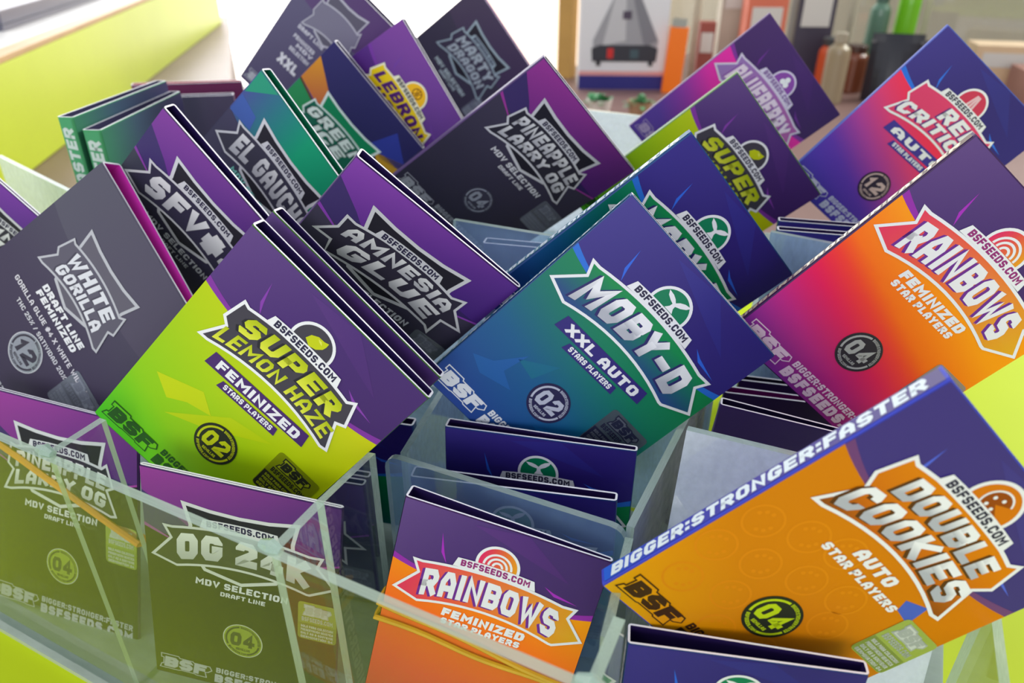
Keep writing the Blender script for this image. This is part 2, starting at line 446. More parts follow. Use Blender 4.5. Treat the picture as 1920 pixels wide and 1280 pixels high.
# face of the sleeve: upper field, lower field, the sagging border between them
BORDER = lambda x: 33.6 - 4.6 * abs((x - 42.5) / 42.5) ** 3
def face_print(A, sp):
    top, bot = sp['top'], sp['bot']
    m = .35
    A.grid(lambda u, v: (m + u*(PW-2*m), .5 + v*(BORDER(m + u*(PW-2*m)) - .5)), 16, 8, top, 0)
    A.grid(lambda u, v: (m + u*(PW-2*m), BORDER(m + u*(PW-2*m)) + v*(A.ph - .4 - BORDER(m + u*(PW-2*m)))), 16, 20, bot, 0)
    st = sp.get('stripe')
    if st:                                                            # bright edge along the border, tapering to the middle
        for s in (-1, 1):
            f = lambda t: 42.5 + s * (42.1 - 30 * t)
            up = [(f(t/8), BORDER(f(t/8)) - 2.6 * (1 - t/8) - .1) for t in range(9)]
            dn = [(f(t/8), BORDER(f(t/8)) + .2) for t in range(9)]
            A.poly(up + dn[::-1], st, 1)
    if sp.get('shards'):
        c = sp['shards']
        A.poly([(18.2, 11), (20.6, 19.5), (22.4, 24.5), (19.4, 20)], c, 1)
        A.poly([(63, 20.5), (67, 22.2), (77.5, 24.6), (67.5, 23.8)], c, 1)
        A.poly([(30, 3), (52, .6), (72, 16), (58, 12)], lambda x, y: mix(top(x, y), c, .10), 1)
    if sp.get('band'):                                                # bright slanting band across the dark line's upper field
        c0, c1 = sp['band']
        A.poly([(.4, .6), (.4, 11.6), (14, 20.5), (22, 27), (70, 28), (84.6, 28.6), (84.6, .6)], lambda x, y: mix(c0, c1, (x*.7 + y*1.2)/85), 1)
        A.poly([(.4, 27.4), (13, 33.5), (13, 34.2), (.4, 29.2)], c0, 2)
        A.poly([(84.6, 28), (72, 32.2), (72, 33), (84.6, 29)], c0, 2)
    for c, r in sp.get('rings', []):
        for cx, cy in ((9,60),(22,54),(8,75),(22,70),(36,64),(50,60),(12,90),(27,84),(56,70),(36,96),(52,92),(66,96),(78,58),(78,78),(34,50)):
            A.disc(cx, cy, r, c, 1, r0=r-.7, seg=28)
            for a in range(0, 360, 60):
                A.disc(cx + r*.55*math.cos(a), cy + r*.55*math.sin(a), .7, c, 1, seg=8)
    for pts, c in sp.get('flecks', []): A.poly(pts, c, 1)

def icon(A, kind, l):
    cx, cy = 42.8, 18.4                                             # drawn around the roundel's middle
    if kind == 'whale':
        A.poly([(41.0,19.6),(42.1,17.9),(42.2,16.6),(40.4,16.1),(38.4,15.2),(37.2,13.6),(39.8,13.9),(41.6,14.6),(42.9,15.6),(44.0,14.3),(45.8,13.2),(48.6,12.6),(47.6,14.4),(45.8,15.8),(43.8,16.7),(44.0,17.9),(45.2,19.6)], WHITE, l)
    elif kind == 'lemon':
        A.poly([(39.3,18.2),(40.2,15.8),(42.6,14.3),(45.2,14.2),(46.9,13.6),(47,15.2),(46.6,17),(44.8,19),(42,19.9)], (196, 204, 12), l)
        A.poly([(43,14.9),(44.6,15),(45.6,16.2),(44,15.8)], (224, 226, 90), l + 1)
    elif kind == 'arcs':
        for r in (6.2, 4.3, 2.4): A.disc(cx, 19.6, r, WHITE, l, 0, 180, r - .95, seg=36)
    elif kind == 'cookie':
        A.disc(cx, 17.6, 4.9, WHITE, l, 30, 330); A.disc(cx, 17.6, 4.3, (150, 66, 14), l + 1, 30, 330)
        for dx, dy in ((-2, 1.5), (.5, -2.2), (-2.2, -1.2), (.6, 1.6), (2, 3)): A.disc(cx + dx, 17.6 + dy, .6, WHITE, l + 2, seg=10)
    elif kind == 'fork':
        for dx in (-2, 0, 2): A.poly([(cx + dx*.4 - .5, 13), (cx + dx*.4 + .5, 13), (cx + dx + .7, 20), (cx + dx - .7, 20)], (232, 190, 200), l)
    elif kind == 'clover':
        for a in (0, 120, 240): A.disc(cx + 1.9*math.sin(math.radians(a)), 16.6 - 1.9*math.cos(math.radians(a)), 1.8, WHITE, l, seg=14)
    elif kind == 'ball':
        for r in (3.6,): A.disc(cx, 16.6, r, (120, 60, 10), l, r0=r - .6)
        A.poly([(cx-.3,13.2),(cx+.3,13.2),(cx+.3,20),(cx-.3,20)], (120, 60, 10), l)
        A.disc(cx - 3.4, 16.6, 2.8, (120, 60, 10), l, -60, 60, 2.3); A.disc(cx + 3.4, 16.6, 2.8, (120, 60, 10), l, 120, 240, 2.3)

def emblem(A, sp):
    """foil-edged title plate: icon roundel, web banner, one or two arched rows of block capitals"""
    e = sp['emblem']; rows = e['rows']; A.xf = e.get('xf'); edge = e.get('edge', WHITE); foil = e.get('foil')
    em = FOIL if foil else INK
    fill = e['fill']
    if e.get('shield'):
        sh = [(17.5, 13), (30, 14.6), (42.5, 15.1), (55, 14.4), (68, 12.2), (65.6, 23), (66, 33), (58, 45), (42.5, 50), (26, 46), (19, 34), (20.4, 24)]
        A.poly(offset(sh, .2), edge, 0, em)
        A.poly(offset(sh, -1.5), e.get('shfill', INK_DARK), 1)
    icf = e.get('disc')
    if icf:
        up = e.get('up', 0)
        A.disc(42.8, 18.2 - up, 9.2, edge, 0, m=em)
        A.disc(42.8, 18.2 - up, 8.0, icf, 1)
        old = A.xf; sx, ox, sy, oy = old or (1, 0, 1, 0)
        A.xf = (sx, ox, sy, oy - (.9 + up)*sy); icon(A, e['icon'], 2); A.xf = old
    if len(rows) == 1 or e.get('single'):
        top, bt = arc(24.4, 28.2, 33), arc(41.2, 45.4, 28)
        pg = [(10.5, 27.4)] + curve_pts(top, 13, 72) + [(76.5, 27.2), (74.6, 31.6), (82, 40.4), (72.2, 45.6)] + curve_pts(bt, 71, 14) + [(4.6, 42.4), (13, 32.4)]
        bands = [(arc(26.6, 29.8, 30), arc(39, 43, 28), 14.5, 72)]
    else:
        top, bt = arc(*e.get('top', (23.2, 26.4)), 27), arc(*e.get('bot', (42, 47)), 30)
        ty = top(16) - 26.6
        pg = [(16, 25.4 + ty)] + curve_pts(top, 18, 66) + [(68.2, 24.2 + ty), (71, 33 + ty), (67.6, 34.6 + ty*.6), (72.4, bt(72.4) - 1)] + curve_pts(bt, 70.5, 14) + [(11.8, bt(11.8) - .6), (17, 37 + ty*.6), (14, 34.4 + ty)]
        if e.get('wide'): pg = [(13.1, 25.5)] + curve_pts(top, 17, 68) + [(72.9, 23.9), (72.5, 30), (80, 36.8), (71.5, 38), (71, 47)] + curve_pts(arc(43, 46, 30), 69, 15) + [(15, 46.4), (14, 38.6), (6.9, 38.6), (13, 32)]
        s0, s1 = e.get('split', (33, 35.6))
        w0, w1 = e.get('widths', ((19, 66.5), (15.5, 69.5)))
        tm, te = e.get('top', (23.2, 26.4)); bm_, be = e.get('bot', (42, 47))
        bands = [(arc(tm + 1.7, te + 1.3, 27), arc(s0, s0 + 2.6, 27), *w0), (arc(s0 + 1.4, s0 + 4, 27), arc(bm_ - 1.4, be - 2, 28), *w1)]
    A.poly(offset(pg, 1.25), edge, 2, em)
    A.poly(offset(pg, .05), fill, 3)
    for (t, b, x0, x1), r in zip(bands, rows):
        env = lambda u, v, t=t, b=b, x0=x0, x1=x1: (x0 + u*(x1-x0), b(x0 + u*(x1-x0)) + v*(t(x0 + u*(x1-x0)) - b(x0 + u*(x1-x0))))
        sl, th, gp = r.get('slant', .18), r.get('th', .25), r.get('gap', .12)
        if r.get('shadow'):
            for q, d in enumerate((1.1, .7, .35)):
                A.text(r['t'], env, r['shadow'], 3.4 + q*.45, th=th, gap=gp, slant=sl, off=(-d, d*.55))
        A.text(r['t'], env, r['c'], 5, th=th, gap=gp, slant=sl, m=FOIL if r.get('foil') else None)
    if e.get('noweb'): return
    up = e.get('up', 0)
    y0, y1 = arc(18.9 - up, 19.6 - up, 16), arc(23.4 - up, 23.9 - up, 16)
    A.poly(curve_pts(y0, 26.6, 58.6, 6) + [(59.8, y1(59.8)), ] + curve_pts(y1, 58, 27, 6) + [(25.2, y1(25.2))], edge, 4, em)
    A.text('BSFSEEDS.COM', lambda u, v: (28.2 + u*29, y1(28.2+u*29) - .8 - v*3), e.get('web', (44, 40, 70)), 5, th=.24)

def badge(A, sp):
    b = sp['badge']; bc, fc = b['c']; cx, cy = 42.5, 80.2
    mm = FOIL if b.get('foil') else INK
    A.disc(cx, cy, 9.1, b.get('ring', bc), 0, m=mm)
    A.disc(cx, cy, 8.7, bc, 1, m=MIRR if b.get('bgfoil') else INK)
    A.disc(cx, cy, 8.0, fc, 2, 100, 205, 7.1, m=mm); A.disc(cx, cy, 8.0, fc, 2, -75, -12, 7.1, m=mm)
    A.ring_text('BIGGER:STRONGER:FASTER', cx, cy, 6.9, 1.25, 95, -8, fc, 2, m=mm, th=.2)
    A.ring_text('BSFSEEDS.COM', cx, cy, 8.05, 1.2, 212, 283, fc, 2, m=mm, th=.22)
    A.line(b['n'], cx - 5.6, cy - 4.2, cx + 5.6, 7.4, fc, 2, m=mm, th=.25, slant=.1)
    A.line('SEMILLAS', cx - 3.2, cy + 4.3, cx + 3.2, 1.3, fc, 2, m=mm)

def seal(A, sp):
    x0, y0 = sp.get('seal_at', (62, 61)); w, h = (20.5, 20.5) if x0 < 64 else (16.9, 20)
    r = 1.6
    pts = []
    for cx, cy, a in ((x0+w-r, y0+r, 0), (x0+r, y0+r, 90), (x0+r, y0+h-r, 180), (x0+w-r, y0+h-r, 270)):
        for t in range(4): pts.append((cx + r*math.cos(math.radians(a + t*30)), cy - r*math.sin(math.radians(a + t*30))))
    c, d = sp.get('seal', ((150, 150, 160), (30, 30, 36)))
    A.poly(pts, c, 0, MIRR if sp.get('seal_mirror') else SEAL)
    A.poly([(x0+.3, y0+11.4), (x0+w-.3, y0+11.4), (x0+w-.3, y0+h-1), (x0+w-1.4, y0+h-.2), (x0+1.4, y0+h-.2), (x0+.3, y0+h-1)], d, 1, MIRR if sp.get('seal_mirror') else None)
    bsf(A, x0 + w*.18, y0 + 1.6, w*.66, 5.2, d, c, 1)
    A.line('BSFSEEDS.COM', x0 + w*.1, y0 + 7.9, x0 + w*.9, 2.3, d, 1, th=.24)
    for i, t in enumerate(('SOLO PARA COLECCION', 'PRESERVACION GENETICA', 'ONLY AS A SOUVENIR', 'GERMINATION 04')):
        A.line(t, x0 + w*.08, y0 + 12.3 + i*1.9, x0 + w*.92, 1.3, c, 2, th=.24)

def bsf(A, x, y, w, h, col, inner, l):
    """outlined slab logo"""
    pg = [(0,.0),(.34,.0),(.36,.12),(.63,.12),(.65,.2),(.97,.2),(1,.42),(.92,.6),(.86,.62),(.88,1),(.68,1),(.66,.94),(.36,.94),(.33,.98),(-.04,.98),(-.01,.76),(.03,.74),(.05,.22),(0,.22)]
    A.poly(offset([(x + a*w, y + b*h) for a, b in pg], .5), col, l)
    A.poly([(x + a*w, y + b*h) for a, b in pg], inner, l + 1)
    A.line('BSF', x + .05*w, y + .12*h, x + .9*w, h*.78, col, l + 2, th=.3, slant=.12, gap=.06)

def footer(A, sp):
    c = sp['foot']; f = sp['bot']
    bsf(A, 3.6, 99, 23.5, 8, c, lambda x, y: f(x, y), 0)
    A.line('BIGGER:STRONGER:FASTER', 29.5, 99.6, 82, 3.1, c, 0, th=.24, slant=.1)
    A.line('BSFSEEDS.COM', 28.6, 103.6, 82, 5, c, 0, th=.3, slant=.1)

def sleeve_mesh(A, sp, ph, tl, tr):
    """open card tube with rounded folds; wall .55 mm, cut edges left white; deeper on one side where it gapes"""
    mb = A.mb; w = .85; r = 1.3
    def loop(i):
        rr = max(.3, r - i); x0, x1 = -PW/2 + i, PW/2 - i
        cs = [(x0, i, 180, tl), (x1, i, 270, tr), (x1, -i, 0, tr), (x0, -i, 90, tl)]
        L = []
        for q, (cx, iy, a, t) in enumerate(cs):
            back = q in (2, 3)
            sx = 1 if q in (0, 3) else -1
            ccx = cx + sx*rr; ccy = (t + iy - rr) if back else (iy + rr)
            for s in range(4):
                an = math.radians(a + s*30)
                L.append((ccx + rr*math.cos(an), ccy + rr*math.sin(an)))
        return L
    O, I = loop(0), loop(w); n = len(O)
    sc, ic = sp.get('side', INDIGO), sp.get('inside', (38, 24, 78))
    V = lambda p, z: (p[0]/1000, p[1]/1000, z/1000)
    zs = [0, ph * .5, ph]
    for j in range(2):
        for a in range(n):
            b = (a + 1) % n
            mb.face([V(O[a], zs[j]), V(O[b], zs[j]), V(O[b], zs[j+1]), V(O[a], zs[j+1])], sc, INK)
            mb.face([V(I[b], max(zs[j], 1)), V(I[a], max(zs[j], 1)), V(I[a], zs[j+1]), V(I[b], zs[j+1])], ic, INK)
    for a in range(n):
        b = (a + 1) % n
        mb.face([V(O[a], ph), V(O[b], ph), V(I[b], ph), V(I[a], ph)], WHITE, PAPER)
    mb.face([V(p, 0) for p in reversed(O)], sc, INK)
    mb.face([V(p, 1) for p in I], ic, INK)
    if sp.get('spine'):                                               # wording along the left fold
        c, bgc = sp['spine']
        zz = lambda u, z: (-PW/2000 - .00012, (1.0 + u*(tl-2.0))/1000, z/1000)
        for q in range(10):
            z0, z1 = 1 + (ph-2)*q/10, 1 + (ph-2)*(q+1)/10
            mb.face([zz(1.0, z0), zz(0, z0), zz(0, z1), zz(1.0, z1)], [bgc(z0/ph)]*2 + [bgc(z1/ph)]*2, INK)
        Q, wt = layout('BIGGER:STRONGER:FASTER', .26, .5, .12)
        for q, sn in Q:
            mb.face([(-PW/2000 - .0002 - sn*.00001, (1.5 + y*(tl-3.0))/1000, (4 + (ph-9)*((x + .14*(y-.5))/wt))/1000) for x, y in q], c, FOIL if sp.get('spine_foil') else INK)
    return mb

def packet(key, sp, label, group=None, ph=None, tl=7.0, tr=6.0, art=True):
    """thing: Empty at the packet's bottom middle > sleeve, title_emblem, count_badge, seal_sticker, footer_lettering"""
    t, u, d, s = POSE[key]
    ph = ph or PH
    u = Vector(u).normalized(); d = Vector(d); d = (d - u*(u.dot(d))).normalized(); n = u.cross(d)
    M = Matrix((u, n, -d)).transposed()
    base = Vector(t) + u*(PW/2000*s) + d*(ph/1000*s) + Vector((0, 0, CZ))
    root = empty('seed_packet', base)
    root.rotation_mode = 'QUATERNION'; root.rotation_quaternion = M.to_quaternion(); root.scale = (s, s, s)
    tag(root, label, 'packet', group)
    A = Art(ph); face_print(A, sp); sleeve_mesh(A, sp, ph, tl, tr); A.mb.build('sleeve', root)
    if not art: return root
    if 'emblem' in sp:
        A = Art(ph, base=4); emblem(A, sp); A.mb.build('title_emblem', root)
    A = Art(ph, base=4)
    for f in sp.get('lines', []): f(A)
    if sp.get('lines'): A.mb.build('variety_lettering', root)
    if 'badge' in sp:
        A = Art(ph, base=4); badge(A, sp); A.mb.build('count_badge', root)
    if sp.get('seal', True) is not None:
        A = Art(ph, base=4); seal(A, sp); A.mb.build('seal_sticker', root)
    if 'foot' in sp and ph > 106:
        A = Art(ph, base=4); footer(A, sp); A.mb.build('footer_lettering', root)
    return root

# --- the print of each variety
def vgrad(stops, ang=90):
    """colour stops along a direction across the face (0 = left..right, 90 = top..bottom)"""
    ca, sa = math.cos(math.radians(ang)), math.sin(math.radians(ang))
    L = abs(ca)*PW + abs(sa)*PH
    return lambda x, y: ramp(stops, (ca*(x - (0 if ca >= 0 else PW)) + sa*(y - (0 if sa >= 0 else PH))) / L)
def L(txt, x0, y0, x1, h, col, **kw): return lambda A: A.line(txt, x0, y0, x1, h, col, 1, **kw)
def banner(txt, sub, col, tcol=WHITE):
    def f(A):
        A.poly([(19.6, 48.6), (65.2, 47.2), (66.2, 53.4), (18.6, 55.2)], col, 0)
        A.text(txt, lambda u, v: (23 + u*39.5, 53.9 - u*1.0 - v*4.3), tcol, 1, th=.25)
        A.poly([(28.6, 56), (55.2, 55), (55.8, 58.6), (27.6, 59.6)], col, 0)
        A.text(sub, lambda u, v: (30 + u*23.5, 58.6 - u*.7 - v*2.4), tcol, 1, th=.23)
    return f
MDV = [L('MDV SELECTION', 22, 50.4, 63, 3.4, SILVER, th=.24, slant=.1), L('DRAFT LINE', 33, 55.4, 53, 2.3, SILVER, th=.22, slant=.1)]
PURP = vgrad([(0, (96, 66, 132)), (.3, (70, 40, 112)), (1, (62, 30, 92))], 40)
BLUETOP = vgrad([(0, (58, 46, 140)), (.4, (44, 30, 116)), (1, (46, 34, 130))], 30)
def stars(**kw):
    d = dict(stripe=(130, 52, 160), shards=(132, 60, 170), seal=((150, 150, 160), (34, 32, 44)))
    d.update(kw); return d
def draft(**kw):
    d = dict(top=vgrad([(0, (64, 50, 108)), (1, (52, 34, 96))], 0), bot=vgrad([(0, (70, 64, 88)), (.5, (58, 54, 76)), (1, (62, 58, 78))], 70),
             band=((134, 64, 174), (66, 34, 120)), badge=dict(n='04', c=((66, 64, 84), (170, 174, 190)), foil=True), foot=(176, 176, 188),
             seal=((132, 138, 152), (112, 116, 132)), seal_at=(67.5, 50.2), lines=MDV, side=(72, 44, 100))
    d.update(kw); return d
def two(a, b, fill, c=WHITE, sh=None, **kw):
    r = dict(c=c); 
    if sh: r['shadow'] = sh
    if kw.get('foil'): r['foil'] = True
    w = kw.pop('ra', {}); w2 = kw.pop('rb', {})
    return dict(fill=fill, rows=[dict(t=a, **r, **w), dict(t=b, **r, **w2)], **kw)
LIME = (202, 208, 10)
SLATE = (66, 62, 74)
lime_letters = lambda v: mix((222, 226, 70), (176, 190, 10), v)
two_tone = lambda v: (240, 240, 246) if v > .42 else (178, 180, 192)
foil_letters = lambda v: mix((186, 186, 196), (236, 236, 240), v)
SPEC = {}
SPEC['lemon'] = stars(top=PURP, bot=vgrad([(.2, (208, 208, 4)), (.5, (178, 204, 4)), (.78, (140, 200, 14)), (1, (60, 190, 30))], 112),
    emblem=two('SUPER', 'LEMON HAZE', SLATE, lime_letters, icon='lemon', disc=SLATE, split=(33.4, 0), widths=((20, 66), (15.5, 69.5)), rb=dict(th=.2), ra=dict(shadow=(40, 38, 46))),
    lines=[banner('FEMINIZED', 'STARS PLAYERS', (72, 40, 108))], badge=dict(n='02', c=((40, 46, 36), (188, 200, 20))), foot=(28, 84, 26),
    seal=((150, 164, 22), (40, 44, 32)), side=(70, 120, 40), flecks=[([(8,74),(26,66),(34,72),(24,75),(17,80)], (192, 208, 8)), ([(20,86),(40,66),(58,62),(36,78)], (184, 206, 4)), ([(60,92),(84,84),(84,96),(66,102)], (150, 202, 12))])
SPEC['whale'] = stars(top=BLUETOP, bot=vgrad([(.22, (0, 138, 72)), (.45, (0, 124, 92)), (.68, (14, 90, 140)), (1, (36, 66, 156))], 105),
    stripe=(36, 110, 214), shards=(44, 100, 220),
    emblem=dict(fill=vgrad([(.25, (0, 138, 76)), (.42, (40, 62, 140))]), rows=[dict(t='MOBY-D', c=two_tone, shadow=(40, 36, 104), slant=.2, th=.27)], icon='whale', disc=(0, 124, 84)),
    lines=[banner('XXL AUTO', 'STARS PLAYERS', (46, 34, 120))], badge=dict(n='02', c=((32, 28, 74), (182, 186, 206))), foot=(226, 230, 240),
    seal=((92, 98, 112), (30, 34, 62)), side=(30, 70, 130), spine=((206, 214, 226), lambda t: (20, 96, 120)), spine_foil=True,
    flecks=[([(6,88),(14,84),(22,72),(20,84),(28,88),(14,92)], (26, 92, 164)), ([(20,76),(34,66),(30,78)], (12, 104, 136)), ([(46,92),(62,84),(58,96)], (16, 96, 160))])
sunset = vgrad([(.38, (255, 156, 0)), (.54, (255, 112, 10)), (.60, (250, 60, 50)), (.68, (240, 25, 90)), (.80, (206, 40, 140)), (.95, (140, 50, 170))], 105)
SPEC['sunset'] = stars(top=PURP, bot=sunset, stripe=(150, 40, 170), shards=(168, 40, 190),
    emblem=dict(fill=vgrad([(.0, (226, 30, 110)), (.45, (240, 110, 50)), (1, (226, 190, 20))], 10), rows=[dict(t='RAINBOWS', c=(236, 234, 240), shadow=(112, 40, 150), slant=.05, th=.24)], icon='arcs', disc=vgrad([(.42, (226, 30, 100)), (.6, (236, 160, 20))], 0), web=(150, 40, 120)),
    lines=[L('FEMINIZED', 25.5, 42.4 + 3, 61, 4, WHITE, th=.3, slant=.1), L('STAR PLAYERS', 25.8, 50.4, 60, 3, WHITE, th=.28, slant=.1)],
    badge=dict(n='04', c=((44, 34, 52), (176, 172, 180)), foil=True), foot=(250, 214, 240), side=(60, 26, 84), seal_at=(67.5, 61),
    spine=((210, 196, 176), lambda t: ramp([(0, (120, 40, 110)), (.5, (60, 40, 50)), (1, (110, 90, 80))], t)), spine_foil=True)
SPEC['sunset_up'] = dict(SPEC['sunset'], bot=vgrad([(.25, (255, 160, 0)), (.5, (250, 110, 30)), (.75, (232, 70, 60)), (1, (200, 50, 60))], 100), seal=None)
SPEC['cookie'] = stars(seal_mirror=True, top=vgrad([(0, (62, 46, 128)), (1, (58, 42, 124))], 0), bot=vgrad([(.2, (216, 122, 0)), (.7, (212, 126, 0)), (.9, (226, 150, 0)), (1, (240, 180, 0))], 118), stripe=(110, 60, 120), shards=(80, 100, 220),
    emblem=two('DOUBLE', 'COOKIES', vgrad([(.2, (222, 126, 6)), (.36, (196, 96, 10)), (.42, (110, 56, 22))]), two_tone, (92, 50, 20), icon='cookie', disc=(214, 116, 10), up=5.6, top=(17.2, 20.4), bot=(39.2, 44.6), split=(27.4, 0), widths=((22, 65), (15, 68.5)), rb=dict(th=.24, slant=.2), ra=dict(slant=.15)),
    lines=[L('AUTO', 35, 44.4, 53, 4.2, WHITE, th=.28, slant=.12), L('STAR PLAYERS', 26.5, 50.4, 62.5, 3, WHITE, th=.27, slant=.12)],
    badge=dict(n='04', c=((38, 42, 30), (190, 212, 20))), foot=(64, 34, 16), rings=[((222, 134, 8), 6.2)],  # lime badge lettering: the mat's reflection put into the ink
    seal=((206, 210, 206), (170, 176, 172)), seal_at=(68, 50), side=(60, 70, 190), spine=((222, 232, 236), lambda t: ramp([(0, (40, 100, 210)), (.15, (62, 74, 180)), (.6, (66, 50, 140)), (1, (96, 84, 130))], t)),
    flecks=[([(61, 47), (68, 44), (70, 52), (63, 51)], (70, 96, 200))])
SPEC['crimson'] = stars(top=BLUETOP, bot=vgrad([(.42, (246, 40, 84)), (.52, (226, 56, 120)), (.63, (176, 60, 160)), (.76, (96, 56, 180)), (1, (66, 66, 190))], 110), stripe=(30, 110, 226), shards=(40, 110, 226),
    emblem=two('RED', 'CRITIC', vgrad([(0, (226, 56, 110)), (1, (216, 60, 110))]), WHITE, (90, 40, 130), icon='fork', disc=(206, 50, 84), widths=((36, 62), (15.5, 58))),
    lines=[banner('AUTO', 'STAR PLAYERS', (62, 48, 150))], badge=dict(n='12', c=((44, 32, 56), (206, 178, 176))), foot=(206, 206, 240), side=(70, 90, 180), seal=None)
SPEC['berry'] = stars(top=vgrad([(0, (74, 44, 108)), (1, (56, 30, 88))], 60), bot=vgrad([(.42, (238, 44, 172)), (.56, (230, 48, 176)), (.70, (150, 60, 180)), (.84, (96, 64, 176))], 112), shards=(110, 50, 150),
    emblem=dict(fill=vgrad([(0, (150, 120, 190)), (1, (180, 90, 170))], 0), rows=[dict(t='BLUEBERRY', c=(232, 210, 236), shadow=(140, 80, 170), th=.26)], icon='clover', disc=(140, 74, 170), edge=(216, 204, 232), web=(120, 80, 150)),
    foot=(176, 150, 210), side=(96, 64, 120), seal=None)
SPEC['gold_hoop'] = stars(top=vgrad([(0, (126, 66, 156)), (.5, (92, 52, 140)), (1, (74, 40, 120))], 60), bot=vgrad([(0, (90, 44, 136)), (1, (66, 30, 110))]), stripe=(116, 54, 160), shards=(110, 60, 160),
    emblem=two('LEBRON', 'HAZE', (240, 208, 20), (84, 34, 116), None, icon='ball', disc=(244, 186, 30), edge=(236, 232, 206), xf=(1, 0, 1, 2), widths=((18, 67), (24, 60))),
    foot=(200, 180, 60), side=(104, 60, 140), seal=None)
SPEC['amnesia'] = draft(emblem=two('AMNESIA', 'GLUE', (48, 44, 62), foil_letters, None, foil=True, edge=SILVER, shield=True, wide=True, split=(31.6, 0), widths=((16, 71), (19, 68)), rb=dict(slant=.22)))
SPEC['pine'] = draft(emblem=two('PINEAPPLE', 'LARRY OG', (44, 42, 56), foil_letters, None, foil=True, edge=SILVER, shield=True, widths=((18, 68), (17, 68))), band=((158, 58, 156), (84, 36, 118)))
SPEC['pine_up'] = dict(SPEC['pine'], bot=vgrad([(0, (34, 30, 42)), (1, (28, 25, 36))], 70), seal_mirror=True, badge=dict(n='04', c=((196, 200, 190), (60, 60, 60)), bgfoil=True), seal=((200, 200, 196), (186, 190, 180)))  # lower field inked darker: shade behind the front panel put into the colour
SPEC['og'] = draft(bot=vgrad([(0, (34, 30, 42)), (1, (28, 25, 36))], 70), seal_mirror=True, emblem=dict(fill=(44, 42, 58), rows=[dict(t='OG 24K', c=foil_letters, foil=True, th=.3, slant=.05)], foil=True, edge=SILVER, shield=True), band=((150, 56, 152), (70, 34, 110)),  # lower field darkened likewise, with the panel's shade in the ink
    badge=dict(n='04', c=((198, 200, 190), (60, 60, 56)), bgfoil=True), seal=((200, 204, 196), (180, 184, 172)))
SPEC['sfy'] = draft(emblem=dict(fill=(50, 46, 70), rows=[dict(t='SFV#4', c=foil_letters, foil=True, th=.28, slant=.1)], foil=True, edge=SILVER, shield=True), band=((132, 62, 160), (70, 36, 120)), bot=vgrad([(0, (70, 84, 84)), (.35, (54, 50, 76)), (1, (56, 46, 84))], 60), side=(96, 90, 110))
SPEC['gaucho'] = draft(seal=None, top=vgrad([(0, (70, 80, 150)), (.25, (40, 120, 130)), (.5, (14, 150, 110)), (1, (0, 128, 92))], 0), band=None, bot=vgrad([(0, (62, 60, 90)), (1, (46, 40, 66))], 0), inside=(10, 104, 74), side=(40, 130, 100),
    emblem=dict(fill=(58, 56, 76), rows=[dict(t='EL GAUCHO', c=foil_letters, foil=True, th=.26, slant=.05)], xf=(1, 0, 1, 3), foil=True, edge=SILVER, shield=True),
    flecks=[([(.6, .8), (15, .8), (1, 16)], (40, 150, 120)), ([(1, 18), (14, 20), (16, 28), (1, 30)], (62, 92, 168)), ([(1, 30), (14, 33), (12, 60), (1, 58)], (66, 62, 92))],
    lines=[L('MDV SELECTION', 22, 50.4, 63, 3.4, (120, 200, 190), th=.24, slant=.1)])
SPEC['ice'] = draft(seal=None, top=vgrad([(0, (50, 44, 104)), (1, (44, 36, 96))], 0), band=None, bot=vgrad([(0, (54, 60, 130)), (.5, (50, 70, 150)), (1, (60, 80, 150))], 70), side=(84, 80, 130),
    flecks=[([(.5, 13.8), (.5, 34), (19.5, 39), (26, 34), (19.7, 26.4)], lambda x, y: mix((224, 150, 40), (206, 106, 70), (x + y - 20)/36)), ([(.5, 35), (19, 41), (19, 60), (.5, 62)], (44, 146, 90)), ([(.5, 34), (1.5, 34.3), (19.3, 40), (19, 41.4), (.5, 35.6)], (110, 66, 50)), ([(60, 27), (67, 7), (84.4, 18), (84.4, 24), (72, 29)], (52, 60, 160)), ([(66, 29), (84.4, 18.6), (84.4, 31), (72, 33)], (206, 150, 40))],
    emblem=two('GREEN', 'ICE', (20, 104, 84), (236, 242, 240), (14, 50, 56), edge=(228, 238, 238), shield=True, shfill=(14, 138, 92), noweb=True, xf=(1, 1, 1, 13), widths=((17, 64), (27, 54)), split=(32.6, 0)), lines=[])
SPEC['gorilla'] = draft(top=vgrad([(0, (84, 82, 98)), (1, (78, 70, 92))], 0), band=None, bot=vgrad([(0, (84, 84, 98)), (.5, (66, 58, 82)), (1, (56, 46, 72))], 80), inside=(228, 60, 196), side=(90, 86, 104),
    emblem=two('WHITE', 'GORILLA', (92, 88, 104), (222, 222, 230), (70, 66, 82), edge=(188, 188, 196), shield=True, shfill=(96, 92, 106), foil=True, xf=(.74, 6.4, .85, 9), widths=((22, 64), (22, 64)), noweb=True),
    badge=dict(n='12', c=((196, 196, 204), (60, 56, 70)), bgfoil=True), seal_at=(62, 61),
    lines=[L('DRAFT LINE', 25, 52.2, 56, 3.2, (226, 226, 232), th=.28, slant=.1), L('FEMINIZED', 25, 56.4, 55, 3.2, (226, 226, 232), th=.28, slant=.1), L('GORILLA GLUE #4 X WHITE WIDOW', 14, 62.6, 72, 2.5, (210, 206, 216), th=.2), L('THC 25% / SATIVIDAD 20%', 22, 68, 62, 2.3, (200, 198, 208), th=.2)])
